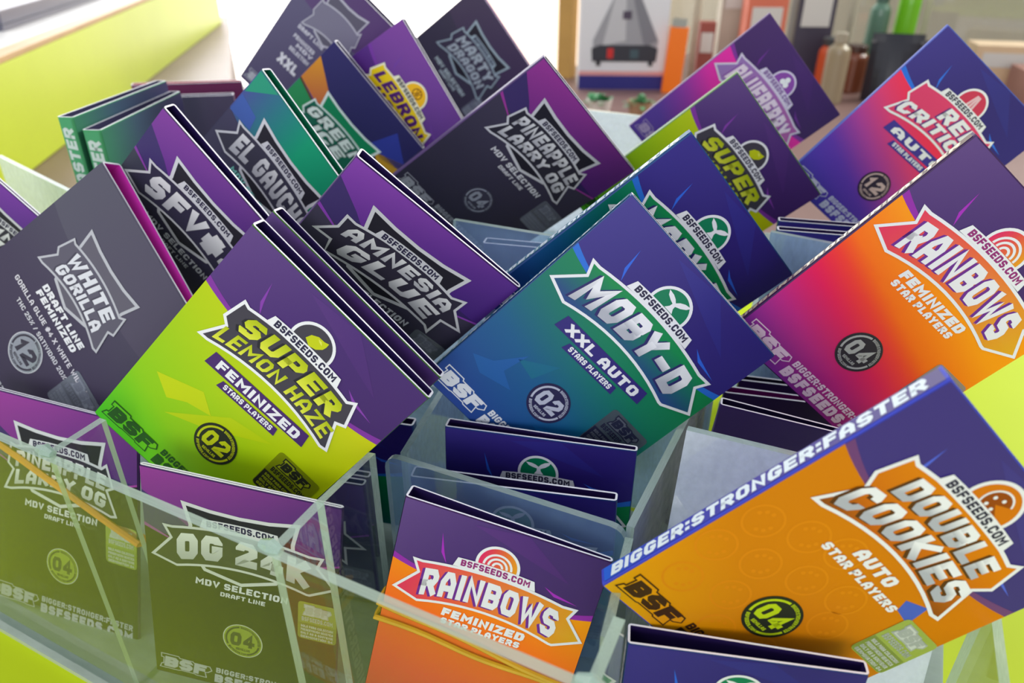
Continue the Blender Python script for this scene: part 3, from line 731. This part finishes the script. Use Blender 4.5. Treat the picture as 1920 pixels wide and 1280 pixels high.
SPEC['violet_xxl'] = draft(top=vgrad([(0, (96, 76, 120)), (1, (86, 56, 112))], 0), band=None, bot=vgrad([(0, (104, 100, 130)), (1, (80, 70, 104))], 60), seal=None,
    emblem=two('', '', (124, 120, 142), SILVER, None, edge=(186, 184, 198), shield=True, shfill=(96, 92, 110), foil=True, noweb=True, xf=(.62, 8, 1, -3)),
    lines=[L('XXL', 14.5, 71.5, 31, 8, (222, 220, 230), th=.3)] + [L(t, x0, y, x1, 3.2, (204, 202, 216), th=.28) for t, x0, x1, y in (('DRAFT LINE', 14, 36, 46), ('FEMINIZED', 15, 33, 53.6), ('MDV', 20, 34, 58), ('SELECTION', 17, 34, 63))])
del SPEC['violet_xxl']['badge']
SPEC['garlic'] = draft(band=None, top=vgrad([(0, (70, 60, 84)), (1, (62, 46, 82))], 0), bot=vgrad([(0, (62, 58, 78)), (1, (54, 48, 70))], 60), inside=(170, 90, 170),
    emblem=two('MARTY', 'DRAGON', (58, 52, 74), (170, 182, 192), None, edge=(160, 180, 190), shield=True, foil=True, xf=(.9, 4, 1.1, 1), widths=((20, 66), (20, 66))),
    lines=[L('MDV SELECTION', 22, 59.5, 60, 3.6, (176, 190, 198), th=.26), L('DRAFT LINE', 32, 64, 52, 2.4, (176, 190, 198), th=.24)])
SPEC['green'] = draft(top=vgrad([(0, (60, 130, 96)), (.4, (70, 96, 120)), (1, (64, 60, 104))], 0), band=None, bot=vgrad([(0, (70, 150, 90)), (.4, (66, 84, 110)), (1, (70, 60, 100))], 10), side=(80, 170, 110), inside=(60, 58, 90),
    spine=((214, 232, 220), lambda t: (84, 172, 116)))
SPEC['plain'] = dict(top=vgrad([(0, (50, 30, 84)), (1, (42, 28, 76))]), bot=vgrad([(0, (44, 28, 78)), (1, (40, 26, 70))]), side=(52, 30, 88), inside=(22, 14, 44))
SPEC['plain_magenta'] = dict(SPEC['plain'], inside=(120, 20, 110))
SPEC['plain_red'] = dict(SPEC['plain'], inside=(196, 44, 76), top=vgrad([(0, (120, 50, 92)), (1, (90, 44, 90))]))
SPEC['plain_grey'] = dict(SPEC['plain'], inside=(96, 84, 112), top=vgrad([(0, (86, 76, 104)), (1, (80, 66, 100))]))
del SPEC['sunset_up']['badge']

# ------------------------------------------------------------------ packets: the tilted ones stand on a corner across their compartments
TG, UG = 'packets standing tilted on one corner', 'packets standing upright in the compartments'
def P(k, spec, label, g=TG, **kw): return packet(k, SPEC[spec], label, g, **kw)
P('slh', 'lemon', 'tilted lime green and purple card packet with lemon emblem and badge 02, front left', tl=8, tr=6)
P('slh2', 'lemon', 'tilted purple card packet squeezed right behind the front lime green one', tl=7, tr=5)
P('moby', 'whale', 'tilted green and blue card packet with complete whale tail emblem and badge 02, centre', tl=5, tr=4)
P('moby2', 'whale', 'tilted blue and green whale tail packet half hidden behind the central green one', tl=5, tr=4)
P('rainh', 'sunset', 'tilted orange, red and magenta packet with arc emblem and dark badge 04, right side', tl=5, tr=4)
P('dc', 'cookie', 'tilted orange packet with cookie emblem and lettered blue spine, lower right corner', tl=7, tr=4)
P('pineh', 'pine', 'tilted charcoal packet with purple top and silver two-row title, upper centre', tl=5, tr=4)
P('amn', 'amnesia', 'tilted charcoal and violet packet with silver shield title, behind the lime green packet', tl=7, tr=3)
P('sup2', 'lemon', 'tilted purple and lime packet with lemon roundel standing behind the whale tail packets', tl=5, tr=4)
P('blue', 'berry', 'tilted pink and dark purple packet with clover roundel, back row right of the boxed appliance', tl=4, tr=4)
P('red', 'crimson', 'tilted red and blue packet with badge 12, back row at the right edge', tl=4, tr=4)
P('wg', 'gorilla', 'tilted dark grey packet with magenta lining and silver badge 12, left edge', tl=10, tr=6)
P('sfy', 'sfy', 'tilted charcoal and purple packet with wide silver hash title, left', tl=7, tr=5)
P('gau', 'gaucho', 'tilted emerald green and dark packet with silver banner title, upper left', tl=7, tr=7)
P('ice', 'ice', 'tilted indigo packet with orange and green corner flashes, upper left centre', tl=5, tr=4)
P('leb', 'gold_hoop', 'tilted violet packet with yellow title plate and golden ball roundel', tl=5, tr=4)
P('xxl', 'violet_xxl', 'tilted dark violet packet with white XXL lettering, furthest back left')
P('gar', 'garlic', 'tilted charcoal packet with small silver shield and pink lining, furthest back centre', tl=6, tr=5)
P('far', 'amnesia', 'tilted purple packet corner with silver frame at the far left edge', tl=2.5, tr=2.5)
P('og', 'og', 'upright dark packet with purple top and wide silver OG title behind the front panel', UG, tl=2, tr=2)
P('pineu', 'pine_up', 'upright dark packet with two-row silver title in the front left compartment', UG, ph=106.6, tl=2.5, tr=2)
P('rainu', 'sunset_up', 'upright purple and orange packet with arc emblem, front centre compartment, banded with elastic', UG, tl=9, tr=3)
P('mobB', 'whale', 'upright indigo packet directly behind the centre panel', UG, ph=95, tl=7, tr=5)
P('mobA', 'whale', 'upright indigo packet with green whale roundel under the central green packet', UG, tl=7, tr=4)
P('frt', 'whale', 'upright indigo packet at the bottom right under the orange cookie packet', UG, tl=9, tr=6)
P('gmid', 'plain', 'upright dark indigo packet, frontmost of the three under the orange-red packet', UG, tl=6, tr=3, art=False)
P('g2', 'plain_magenta', 'upright dark packet with magenta lining, middle of the three under the orange-red packet', UG, ph=89, tl=6, tr=4, art=False)
P('g3', 'plain', 'upright dark packet, rearmost of the three under the orange-red packet', UG, ph=77, tl=5, tr=4, art=False)
P('h1', 'whale', 'upright blue packet nearest below the red and blue tilted packet', UG, ph=112, tl=6, art=False)
P('h2', 'whale', 'upright blue packet second below the red and blue tilted packet', UG, ph=109, tl=6, art=False)
P('i1', 'whale', 'upright indigo packet by the divider behind the lime green packet', UG, ph=64, tl=6, art=False)
P('c1', 'amnesia', 'upright indigo packet next behind the silver OG packet', UG, ph=72, tl=4, tr=4)
P('c2', 'amnesia', 'upright indigo packet second behind the silver OG packet', UG, ph=50, tl=5, tr=4)
P('gr1', 'green', 'upright green packet with lettered spine, nearer of the two at the back left', UG, ph=118, tl=9, tr=6)
P('gr2', 'green', 'upright green packet with lettered spine, further of the two at the back left', UG, ph=119, tl=8, tr=6)
P('rk1', 'plain_red', 'upright packet with red rim, further of the two behind the emerald packet', UG, art=False)
P('rk2', 'plain_grey', 'upright dark packet, nearer of the two behind the emerald packet', UG, art=False)
P('pb', 'plain', 'upright dark packet behind clear panel under the charcoal tilted packet', UG, art=False)

# ------------------------------------------------------------------ acrylic compartment tray
tray = empty('acrylic_display_tray', (-0.14, 0.12, CZ - 0.3125))
tag(tray, 'clear acrylic compartment tray holding all the packets on the lime counter mat', 'display tray')
def panel(name, a, b, zt, zt2, m=ACR, zb=-0.3095, th=0.003, r=0.0, lean=0.0):
    """upright sheet from a to b (x, y), top heights zt..zt2, cut edges paler; r rounds the top corners"""
    a, b = Vector((*a, 0)), Vector((*b, 0)); d = (b - a); Ln = d.length; d.normalize(); n = Vector((-d.y, d.x, 0)) * th/2
    pts = [(0, zb), (Ln, zb)]
    if r:
        for k_ in range(5): pts.append((Ln - r + r*math.sin(math.pi/2*(1 - k_/4)) if False else Ln - r + r*math.cos(math.pi/2*k_/4), zt2 - r + r*math.sin(math.pi/2*k_/4)))
        for k_ in range(5): pts.append((r - r*math.sin(math.pi/2*k_/4), zt - r + r*math.cos(math.pi/2*k_/4)))
    else: pts += [(Ln, zt2), (0, zt)]
    mb = MB(); off = -Vector(tray.location)
    F = [a + d*x + Vector((0, 0, z + CZ)) + off - n/(th/2)*lean*(zt - z)/(zt - zb) for x, z in pts]
    mb.face([p - n for p in F], m=m); mb.face([p + n for p in reversed(F)], m=m)
    for i in range(len(F)):
        j = (i+1) % len(F)
        mb.face([F[j] - n, F[i] - n, F[i] + n, F[j] + n], m=EDGE)
    return mb.build(name, tray)
panel('front_panel', (-.47, .12), (.068, .12), -.175, -.172, th=.0035)
XS = [-.374, -.252, -.145, -.0385]
for x in XS:                                                          # dividers between the columns
    panel('divider', (x, .1225), (x - .001, .146), -.175, -.175, th=.0035)
panel('divider', (-.1475, .1475), (-.1555, .187), -.1765, -.186, th=.003)
panel('divider', (-.0435, .1475), (-.0535, .2), -.187, -.1975, th=.003)
for x in (-.395, -.159):
    panel('divider', (x, .212), (x - .012, .28), -.205, -.2, FROST)
panel('divider', (-.055, .2055), (-.0565, .345), -.1975, -.2, WHITEA)
panel('cross_panel', (-.159, .2), (-.0555, .2035), -.1965, -.197, HAZE_REFL, r=.006)
panel('cross_panel', (-.046, .239), (.05, .244), -.172, -.172, WHITEA, lean=.05)  # leaned back so its face catches more overhead light
panel('cross_panel', (-.098, .338), (-.0585, .346), -.2, -.2, FROST)
panel('side_panel', (.068, .1225), (.063, .235), -.2, -.2)
panel('cross_panel', (-.38, .215), (-.312, .22), -.215, -.215)
panel('cross_panel', (-.192, .316), (-.128, .319), -.1395, -.1395, HAZE_REFL)
panel('cross_panel', (-.047, .3915), (.025, .394), -.1468, -.15, FROST)
panel('cross_panel', (-.06, .47), (.03, .482), -.178, -.178, WHITEA, zb=-.262)
panel('cross_panel', (-.30, .605), (-.12, .62), -.148, -.152, WHITEA, zb=-.262)
panel('side_panel', (-.585, .325), (-.465, .295), -.16, -.16, WHITEA)
mb = MB(); o_ = Vector(tray.location)
mb.box(Vector((-.60, .115, CZ - .3125)) - o_, Vector((.075, .335, CZ - .3095)) - o_, WHITEA, side=EDGE); mb.build('base_plate', tray)
mb = MB(); mb.box(Vector((-.60, .335, CZ - .3125)) - o_, Vector((-.20, .66, CZ - .262)) - o_, FROST); mb.build('rear_step', tray)
mb = MB(); mb.box(Vector((-.06, .3975, CZ - .3125)) - o_, Vector((.045, .50, CZ - .262)) - o_, FROST); mb.build('rear_step', tray)
for x in XS[1:]:
    mb = MB(); c = Vector((x, .1215, CZ - .1735)) - o_
    tube(mb, [c + Vector((-.004, 0, 0)), c + Vector((0, 0, .0006)), c + Vector((.004, 0, 0))], [.0016, .0026, .0016], EDGE, 8)
    mb.build('glue_bead', tray, smooth=True)

# ------------------------------------------------------------------ rubber bands
def band(name, key, v, label, m, tl, tr, r=.0011, wob=.0, dv=(0, 0), seed=0):
    t, u, d, s = POSE[key]; u = Vector(u).normalized(); d = Vector(d); d = (d - u*u.dot(d)).normalized(); n = u.cross(d)
    b = Vector(t) + Vector((0, 0, CZ)); rnd = random.Random(seed)
    g = .0013
    w, a, c = PW/1000*s, tl/1000*s, tr/1000*s
    loop = [(-g, -g, 0), (w*.25, -g, .25), (w*.5, -g, .5), (w*.75, -g, .75), (w + g, -g, 1), (w + g, c + g, 1), (w*.5, (a + c)/2 + g, .5), (-g, a + g, 0)]
    pts = []
    for i, (x, y, f) in enumerate(loop):
        x2, y2, f2 = loop[(i+1) % len(loop)]
        for q in range(4):
            e = q/4
            vv = v + dv[0] + (dv[1]-dv[0])*(f + (f2-f)*e) + wob*math.sin(9*(f + (f2-f)*e) + seed)
            pts.append(b + u*(x + (x2-x)*e) + n*(y + (y2-y)*e) + d*(vv*s/1000))
    mb = MB(); tube(mb, pts, r, m, 7, closed=True)
    o = mb.build(name, None, smooth=True)
    return tag(o, label, 'rubber band', 'rubber bands around the upright packets')
YB = mat('yellow_rubber', (222, 164, 22), .5, noise=.1, nscale=60)
OB = mat('orange_rubber', (226, 150, 60), .5, noise=.1, nscale=60)
band('rubber_band', 'rainu', 53, 'upper yellow rubber band around the front orange upright packet', YB, 9, 3, dv=(-.5, 11), wob=.6, seed=1)
band('rubber_band', 'rainu', 60.5, 'lower yellow rubber band around the front orange upright packet', YB, 9, 3, dv=(0, 5), wob=.8, seed=3)
band('rubber_band', 'pineu', 30, 'orange rubber band around the front left dark packet', OB, 2.5, 2, r=.0016, dv=(-8, 26), seed=2)

# ------------------------------------------------------------------ counter, floor, walls
WOOD = mat('brown_laminate', (126, 98, 92), .4, noise=.12, nscale=6)
LIMEM = mat('lime_laminate', (180, 200, 0), .6, spec=.2, noise=.03, nscale=8)
LIMEB = mat('lime_board', (206, 226, 54), .4, noise=.03, nscale=8)
TAN = mat('tan_trim', (206, 170, 120), .5, noise=.1, nscale=12)
WALL = mat('grey_beige_wall', (176, 170, 158), .8, noise=.06, nscale=5)
FLOOR = mat('pale_floor_tiles', (206, 190, 172), .35, noise=.08, nscale=3)
def solid(name, lo, hi, m, parent=None, bev=0):
    c = Vector(((lo[0]+hi[0])/2, (lo[1]+hi[1])/2, lo[2])); mb = MB()
    pl = parent.location if parent else Vector((0, 0, 0))
    mb.box(Vector(lo) - c, Vector(hi) - c, m)
    o = mb.build(name, parent); o.location = c - pl
    if bev:
        b = o.modifiers.new('bevel', 'BEVEL'); b.width = bev; b.segments = 2; b.limit_method = 'NONE'
    return o
ZT = CZ - .3125
tag(solid('floor', (-6, -1.5, -.05), (4, 7, 0), FLOOR), kind='structure')
tag(solid('wall_back', (-3.2, 5.0, 0), (4, 5.1, 3), WALL), kind='structure')
tag(solid('wall_right', (2.6, -1.5, 0), (2.7, 5.0, 3), WALL), kind='structure')
ct = empty('shop_counter', (0, .6, 0)); tag(ct, 'brown laminate shop counter running under the tray and back to the shelves', 'counter')
def slab(name, pts, z0, z1, m, parent):
    mb = MB(); o = parent.location
    lo = [Vector((x, y, z0)) - o for x, y in pts]; hi = [Vector((x, y, z1)) - o for x, y in pts]
    mb.face(lo[::-1], m=m); mb.face(hi, m=m)
    for i in range(len(pts)):
        j = (i+1) % len(pts); mb.face([lo[i], lo[j], hi[j], hi[i]], m=m)
    return mb.build(name, parent, merge=True)
CP = [(.9, -.12), (.9, 1.95), (-.68, 1.95), (-.68, 1.36), (-1.22, 1.16), (-2.02, 1.97), (-2.75, 1.45), (-1.3, -.12)]
slab('worktop', CP, ZT - .04, ZT - .003, WOOD, ct)
slab('cabinet_body', [(-.04 + x*.97, .03 + y*.97) for x, y in CP], 0, ZT - .04, mat('counter_body', (110, 90, 80), .6, noise=.1), ct)
tag(solid('counter_mat', (-.75, -.118, ZT - .003), (.88, .76, ZT), LIMEM), 'flat glossy lime green counter mat under the acrylic tray', 'mat')

# ------------------------------------------------------------------ lime fronted ledge at the left, with a dark tray on it
A0, A1 = Vector((-1.02, .584, 0)), Vector((-1.913, 1.835, 0))
dv = (A1 - A0).normalized(); nv = Vector((-dv.y, dv.x, 0))              # nv points away from the camera side
if nv.x > 0: nv = -nv
A0 = A0 - dv*.5
lg = empty('counter_ledge', (A0 + A1)/2 + Vector((0, 0, ZT - .003))); tag(lg, 'raised ledge with broad lime green front board and white top, upper left', 'ledge')
def obox(name, p, ux, uy, sx, sy, z0, z1, m, parent, bev=0):
    mb = MB(); o = parent.location if parent else Vector((0, 0, 0))
    q = [p, p + ux*sx, p + ux*sx + uy*sy, p + uy*sy]
    lo = [Vector((v.x, v.y, z0)) - o for v in q]; hi = [Vector((v.x, v.y, z1)) - o for v in q]
    mb.face(lo[::-1], m=m); mb.face(hi, m=m)
    for i in range(4): mb.face([lo[i], lo[(i+1) % 4], hi[(i+1) % 4], hi[i]], m=m)
    ob = mb.build(name, parent, merge=True)
    if bev:
        b = ob.modifiers.new('bevel', 'BEVEL'); b.width = bev; b.segments = 2
    return ob
Lg = (A1 - A0).length
obox('front_board', A0, dv, nv, Lg, .02, ZT - .003, CZ - .178, LIMEB, lg, .002)
obox('edge_trim', A0, dv, nv, Lg, .03, CZ - .178, CZ - .170, TAN, lg, .001)
obox('ledge_top', A0 + nv*.03, dv, nv, Lg, .62, CZ - .19, CZ - .1725, mat('white_top', (246, 244, 240), .25), lg)
obox('ledge_body', A0 + nv*.03, dv, nv, Lg, .55, ZT - .003, CZ - .19, mat('ledge_carcass', (150, 120, 110), .6), lg)
DK = mat('dark_grey_plastic', (92, 92, 110), .3)
tr = empty('shallow_tray', Vector((-1.36, .86, CZ - .172))); tag(tr, 'shallow dark grey tray with pale inner sheet lying on the white ledge', 'tray')
p0 = Vector((-1.28, .78, 0))
obox('tray_base', p0, dv, nv, .52, .34, CZ - .172, CZ - .164, DK, tr)
for nm, pp, ux, uy, sx, sy in (('rim', p0, dv, nv, .52, .02), ('rim', p0 + nv*.32, dv, nv, .52, .02), ('rim', p0 + nv*.02, dv, nv, .02, .30), ('rim', p0 + dv*.5 + nv*.02, dv, nv, .02, .30)):
    obox(nm, pp, ux, uy, sx, sy, CZ - .164, CZ - .142, DK, tr, .003)
obox('paper_sheet', p0 + dv*.03 + nv*.03, dv, nv, .46, .28, CZ - .164, CZ - .160, mat('pale_blue_sheet', (196, 212, 230), .4), tr)

# ------------------------------------------------------------------ bright glazed shop front beyond
GLOW = mat('daylit_glass', (255, 252, 246), .3, emit=2.6)
GLOWW = mat('daylit_warm_blind', (255, 232, 206), .3, emit=1.25)
YW = mat('yellow_oak', (196, 152, 84), .5, noise=.12, nscale=10)
def glazing(name, x0, x1, y, z0, z1, glass, frame, posts):
    e = empty(name, ((x0+x1)/2, y, z0)); tag(e, kind='structure')
    solid('pane', (x0, y, z0), (x1, y + .01, z1), glass, e)
    for a in posts: solid('post', (a - .035, y - .05, z0), (a + .035, y - .002, z1), frame, e, .004)
    solid('rail', (x0, y - .04, z0), (x1, y - .003, z0 + .05), frame, e)
    return e
WF = mat('white_frame', (236, 236, 234), .5)
glazing('window_1', -7, -2.0, 3.6, 0.0, 2.9, GLOW, WF, (-5.6,))
glazing('door_1', -1.99, -1.0, 3.5, 0.0, 2.5, GLOWW, YW, (-1.96, -1.035))
glazing('window_2', -.25, 1.7, 4.9, .95, 2.4, mat('daylit_grey_glass', (226, 230, 226), .3, emit=.55), WF, (.3, 1.0))
tag(solid('trim_1', (-.6, 4.86, .9), (2.0, 4.9, .97), WF), kind='structure')

# ------------------------------------------------------------------ things on the counter behind the tray
ZC = ZT - .003
bx = empty('appliance_box', (-.505, 1.475, ZC), (0, 0, math.radians(24)))
tag(bx, 'white and blue carton printed with a grey cone-shaped appliance, back centre', 'box')
mb = MB(); mb.box((-.083, 0, 0), (.083, .10, .25), mat('carton_white', (226, 226, 232), .5)); mb.build('carton', bx)
PR = MB()
def pr(pts, c, l): PR.face([(x, -.0004*(l+1), z) for x, z in pts], c, INK)
pr([(-.083, .0), (.083, .0), (.083, .026), (-.083, .026)], (52, 50, 130), 0)
pr([(-.083, .026), (.083, .026), (.083, .034), (-.083, .034)], (226, 160, 160), 0)
pr([(-.083, .196), (.083, .196), (.083, .25), (-.083, .25)], (70, 76, 150), 0)
pr([(-.02, .205), (.02, .205), (.02, .222), (-.02, .222)], (222, 170, 90), 1)
pr([(-.056, .068), (.062, .068), (.066, .09), (.024, .174), (.012, .18), (-.006, .18), (-.018, .174), (-.058, .09)], (160, 160, 168), 1)
pr([(-.018, .174), (.0, .178), (.004, .09), (-.04, .08)], (196, 196, 202), 2)
pr([(.01, .176), (.024, .172), (.064, .09), (.04, .078)], (128, 128, 138), 2)
pr([(-.058, .052), (.064, .052), (.066, .076), (.05, .082), (-.044, .082), (-.06, .076)], (58, 58, 68), 3)
pr([(-.03, .058), (-.018, .058), (-.018, .076), (-.03, .076)], (206, 50, 50), 4)
pr([(.014, .058), (.03, .058), (.03, .074), (.014, .074)], (70, 90, 100), 4)
pr([(-.05, .044), (-.042, .044), (-.042, .053), (-.05, .053)], (40, 40, 48), 3)
pr([(.05, .044), (.058, .044), (.058, .053), (.05, .053)], (40, 40, 48), 3)
pr([(-.004, .128), (.012, .128), (.012, .142), (-.004, .142)], (80, 70, 90), 4)
PR.build('front_print', bx)
def carton(x, y, w, d, h, rz, c, label, name='product_box', cat='box', lid=None):
    e = empty(name, (x, y, ZC), (0, 0, math.radians(rz))); tag(e, label, cat)
    m = mat('card_%d_%d_%d' % c, c, .5, noise=.06, nscale=20)
    mb = MB(); mb.box((-w/2, -d/2, 0), (w/2, d/2, h), m); o = mb.build('carton', e)
    b = o.modifiers.new('bevel', 'BEVEL'); b.width = .002; b.segments = 2; b.limit_method = 'NONE'
    mb = MB(); mb.box((-w*.38, -d/2 - .0012, h*.55), (w*.38, -d/2 - .0004, h*.85), mat('card_label', lid or (210, 206, 200), .5)); mb.build('label_panel', e)
    return e
def jar(x, y, r, h, c, label, name='jar', cat='jar', lidc=(60, 60, 64), neck=.75):
    e = empty(name, (x, y, ZC)); tag(e, label, cat)
    mb = MB(); lathe(mb, [(0, 0), (r*.94, 0), (r, r*.12), (r, h*.72), (r*.95, h*.78), (r*neck, h*.84), (r*neck, h*.88)], mat('jar_%d_%d_%d' % c, c, .25)); mb.build('jar_body', e, smooth=True)
    mb = MB(); lathe(mb, [(r*neck, h*.86), (r*neck*1.08, h*.87), (r*neck*1.08, h*.985), (r*neck*.98, h), (0, h)], mat('lid_%d_%d_%d' % lidc, lidc, .4)); mb.build('lid', e, smooth=True)
    return e
# orange tall lighter beside the carton
e = empty('gas_lighter', (-.411, 1.495, ZC), (0, math.radians(3), math.radians(20))); tag(e, 'tall bright orange lighter standing right of the boxed appliance', 'lighter')
mb = MB(); mb.box((-.017, -.011, 0), (.017, .011, .118), mat('orange_plastic', (255, 122, 0), .35)); o = mb.build('lighter_body', e); b = o.modifiers.new('bevel', 'BEVEL'); b.width = .006; b.segments = 3; b.limit_method = 'NONE'
mb = MB(); mb.box((-.014, -.009, .118), (.012, .009, .132), mat('grey_metal', (150, 150, 150), .3, metal=.8)); o = mb.build('lighter_head', e); b = o.modifiers.new('bevel', 'BEVEL'); b.width = .004; b.segments = 2; b.limit_method = 'NONE'
carton(-.372, 1.575, .03, .03, .12, 20, (150, 70, 60), 'narrow brick red carton just right of the orange lighter')
carton(-.285, 1.66, .075, .06, .17, 22, (216, 112, 84), 'salmon orange carton behind the pink and purple packet', lid=(200, 90, 70))
carton(-.20, 1.70, .07, .06, .2, 22, (62, 56, 74), 'dark slate carton next to the salmon orange one', lid=(90, 84, 110))
carton(-.36, 1.72, .05, .05, .24, 22, (190, 180, 164), 'tall beige carton behind the orange lighter')
jar(-.145, 1.62, .022, .1, (206, 84, 44), 'small red orange jar right of the pink and purple packet')
jar(-.105, 1.66, .026, .085, (120, 66, 44), 'brown jar left of the black pouch', lidc=(70, 44, 36))
jar(-.125, 1.54, .02, .12, (150, 134, 108), 'beige bottle between brown jar and black pouch', 'bottle', 'bottle', (160, 150, 132), .5)
jar(-.035, 1.84, .021, .20, (112, 190, 30), 'lime green bottle behind the black pouch', 'bottle', 'bottle', (80, 150, 40), .6)
jar(-.085, 1.82, .02, .17, (96, 132, 112), 'grey green bottle left of the lime green bottle', 'bottle', 'bottle', (70, 100, 90), .6)
def pouch(x, y, w, h, c, label, rz):
    e = empty('zip_pouch', (x, y, ZC), (0, 0, math.radians(rz))); tag(e, label, 'pouch')
    m = mat('pouch_%d_%d_%d' % c, c, .35)
    mb = MB(); n = 8
    for sg in (-1, 1):
        g = [[(-w/2 + w*i/n, sg*(.002 + .03*math.sin(math.pi*i/n)**.7*(1 - (j/n)**1.5)), h*j/n) for i in range(n+1)] for j in range(n+1)]
        for j in range(n):
            for i in range(n):
                q = [g[j][i], g[j][i+1], g[j+1][i+1], g[j+1][i]]
                mb.face(q if sg < 0 else q[::-1], m=m)
    mb.build('pouch_body', e, smooth=True)
    mb = MB(); mb.box((-w/2, -.0035, h*.86), (w/2, .0035, h*.9), mat('pouch_seam', (90, 90, 96), .4)); mb.build('zip_strip', e)
pouch(-.035, 1.60, .086, .116, (30, 30, 42), 'black zip pouch standing left of the red and blue packet', 10)
pouch(.03, 1.66, .07, .10, (52, 44, 60), 'dark plum pouch just right of the black pouch', 14)
carton(.14, 1.80, .10, .07, .085, 14, (216, 186, 150), 'cream carton at the back right near the window')
carton(.24, 1.70, .14, .10, .06, 14, (150, 104, 92), 'low brown carton at the far right back', lid=(120, 84, 76))
# leafy green sachets in front of the carton
def leaf(mb, p, yaw, L_, w, el, m):
    d = Vector((math.cos(yaw)*math.cos(el), math.sin(yaw)*math.cos(el), math.sin(el))); s = Vector((-math.sin(yaw), math.cos(yaw), 0))
    pr_ = None
    for i in range(5):
        t = i/4; c = p + d*L_*t + Vector((0, 0, -L_*.35*t*t)); ww = w*math.sin(math.pi*min(.98, t*.9 + .08))
        cu = (c - s*ww, c + s*ww)
        if pr_: mb.face([pr_[0], pr_[1], cu[1], cu[0]], m=m)
        pr_ = cu
def plant(x, y, label, c, pot, n, sc, seed):
    rnd = random.Random(seed)
    e = empty('potted_plant', (x, y, ZC)); tag(e, label, 'plant')
    mb = MB(); lathe(mb, [(0, 0), (.016*sc, 0), (.022*sc, .03*sc), (.023*sc, .034*sc), (.019*sc, .034*sc), (.018*sc, .028*sc), (0, .028*sc)], mat('pot_%d_%d_%d' % pot, pot, .5)); mb.build('pot', e, smooth=True)
    mb = MB(); m = mat('leaf_%d_%d_%d' % c, c, .45, noise=.2, nscale=30)
    for i in range(n):
        leaf(mb, Vector((rnd.uniform(-.012, .012)*sc, rnd.uniform(-.012, .012)*sc, .028*sc)), rnd.uniform(0, 6.28), rnd.uniform(.018, .03)*sc, rnd.uniform(.005, .009)*sc, rnd.uniform(.1, 1.3), m)
    mb.build('foliage', e)
GREEN = (112, 168, 122)
plant(-.52, 1.21, 'small green plant in pale pot, leftmost of the row before the boxed appliance', GREEN, (222, 196, 190), 40, .95, 1)
plant(-.458, 1.235, 'small green plant in white pot, second from left before the boxed appliance', (86, 156, 104), (226, 214, 206), 40, .95, 2)
plant(-.396, 1.26, 'small green plant in tan pot, third from left before the boxed appliance', GREEN, (170, 130, 100), 40, .9, 3)
plant(-.334, 1.285, 'small green plant in grey pot, rightmost of the row before the boxed appliance', (96, 160, 110), (180, 176, 166), 40, .9, 4)
# glass display cabinet around the goods: posts, shelf and panes
gc = empty('glass_cabinet', (-.1, 1.75, ZC)); tag(gc, 'glass display cabinet with pale uprights around the goods at the back', 'cabinet')
GL_M = acrylic('cabinet_glass', (.96, .98, .97), .05, (200, 205, 195), 1.0)
POST = mat('pale_upright', (190, 182, 160), .4, noise=.08)
for x, y in ((-.40, 1.60), (-.245, 1.80), (-.14, 1.86), (.0, 1.88), (.35, 1.88)):
    solid('upright', (x - .006, y - .006, ZC), (x + .006, y + .006, 1.7), POST, gc)
solid('back_pane', (-.66, 1.90, ZC), (.42, 1.906, 1.7), GL_M, gc)
solid('upper_shelf', (-.24, 1.76, 1.24), (.42, 1.895, 1.248), GL_M, gc)
tag(solid('wooden_post', (-.665, 1.53, ZC), (-.635, 1.56, 1.75), YW), 'yellow wooden upright standing left of the boxed appliance', 'post')
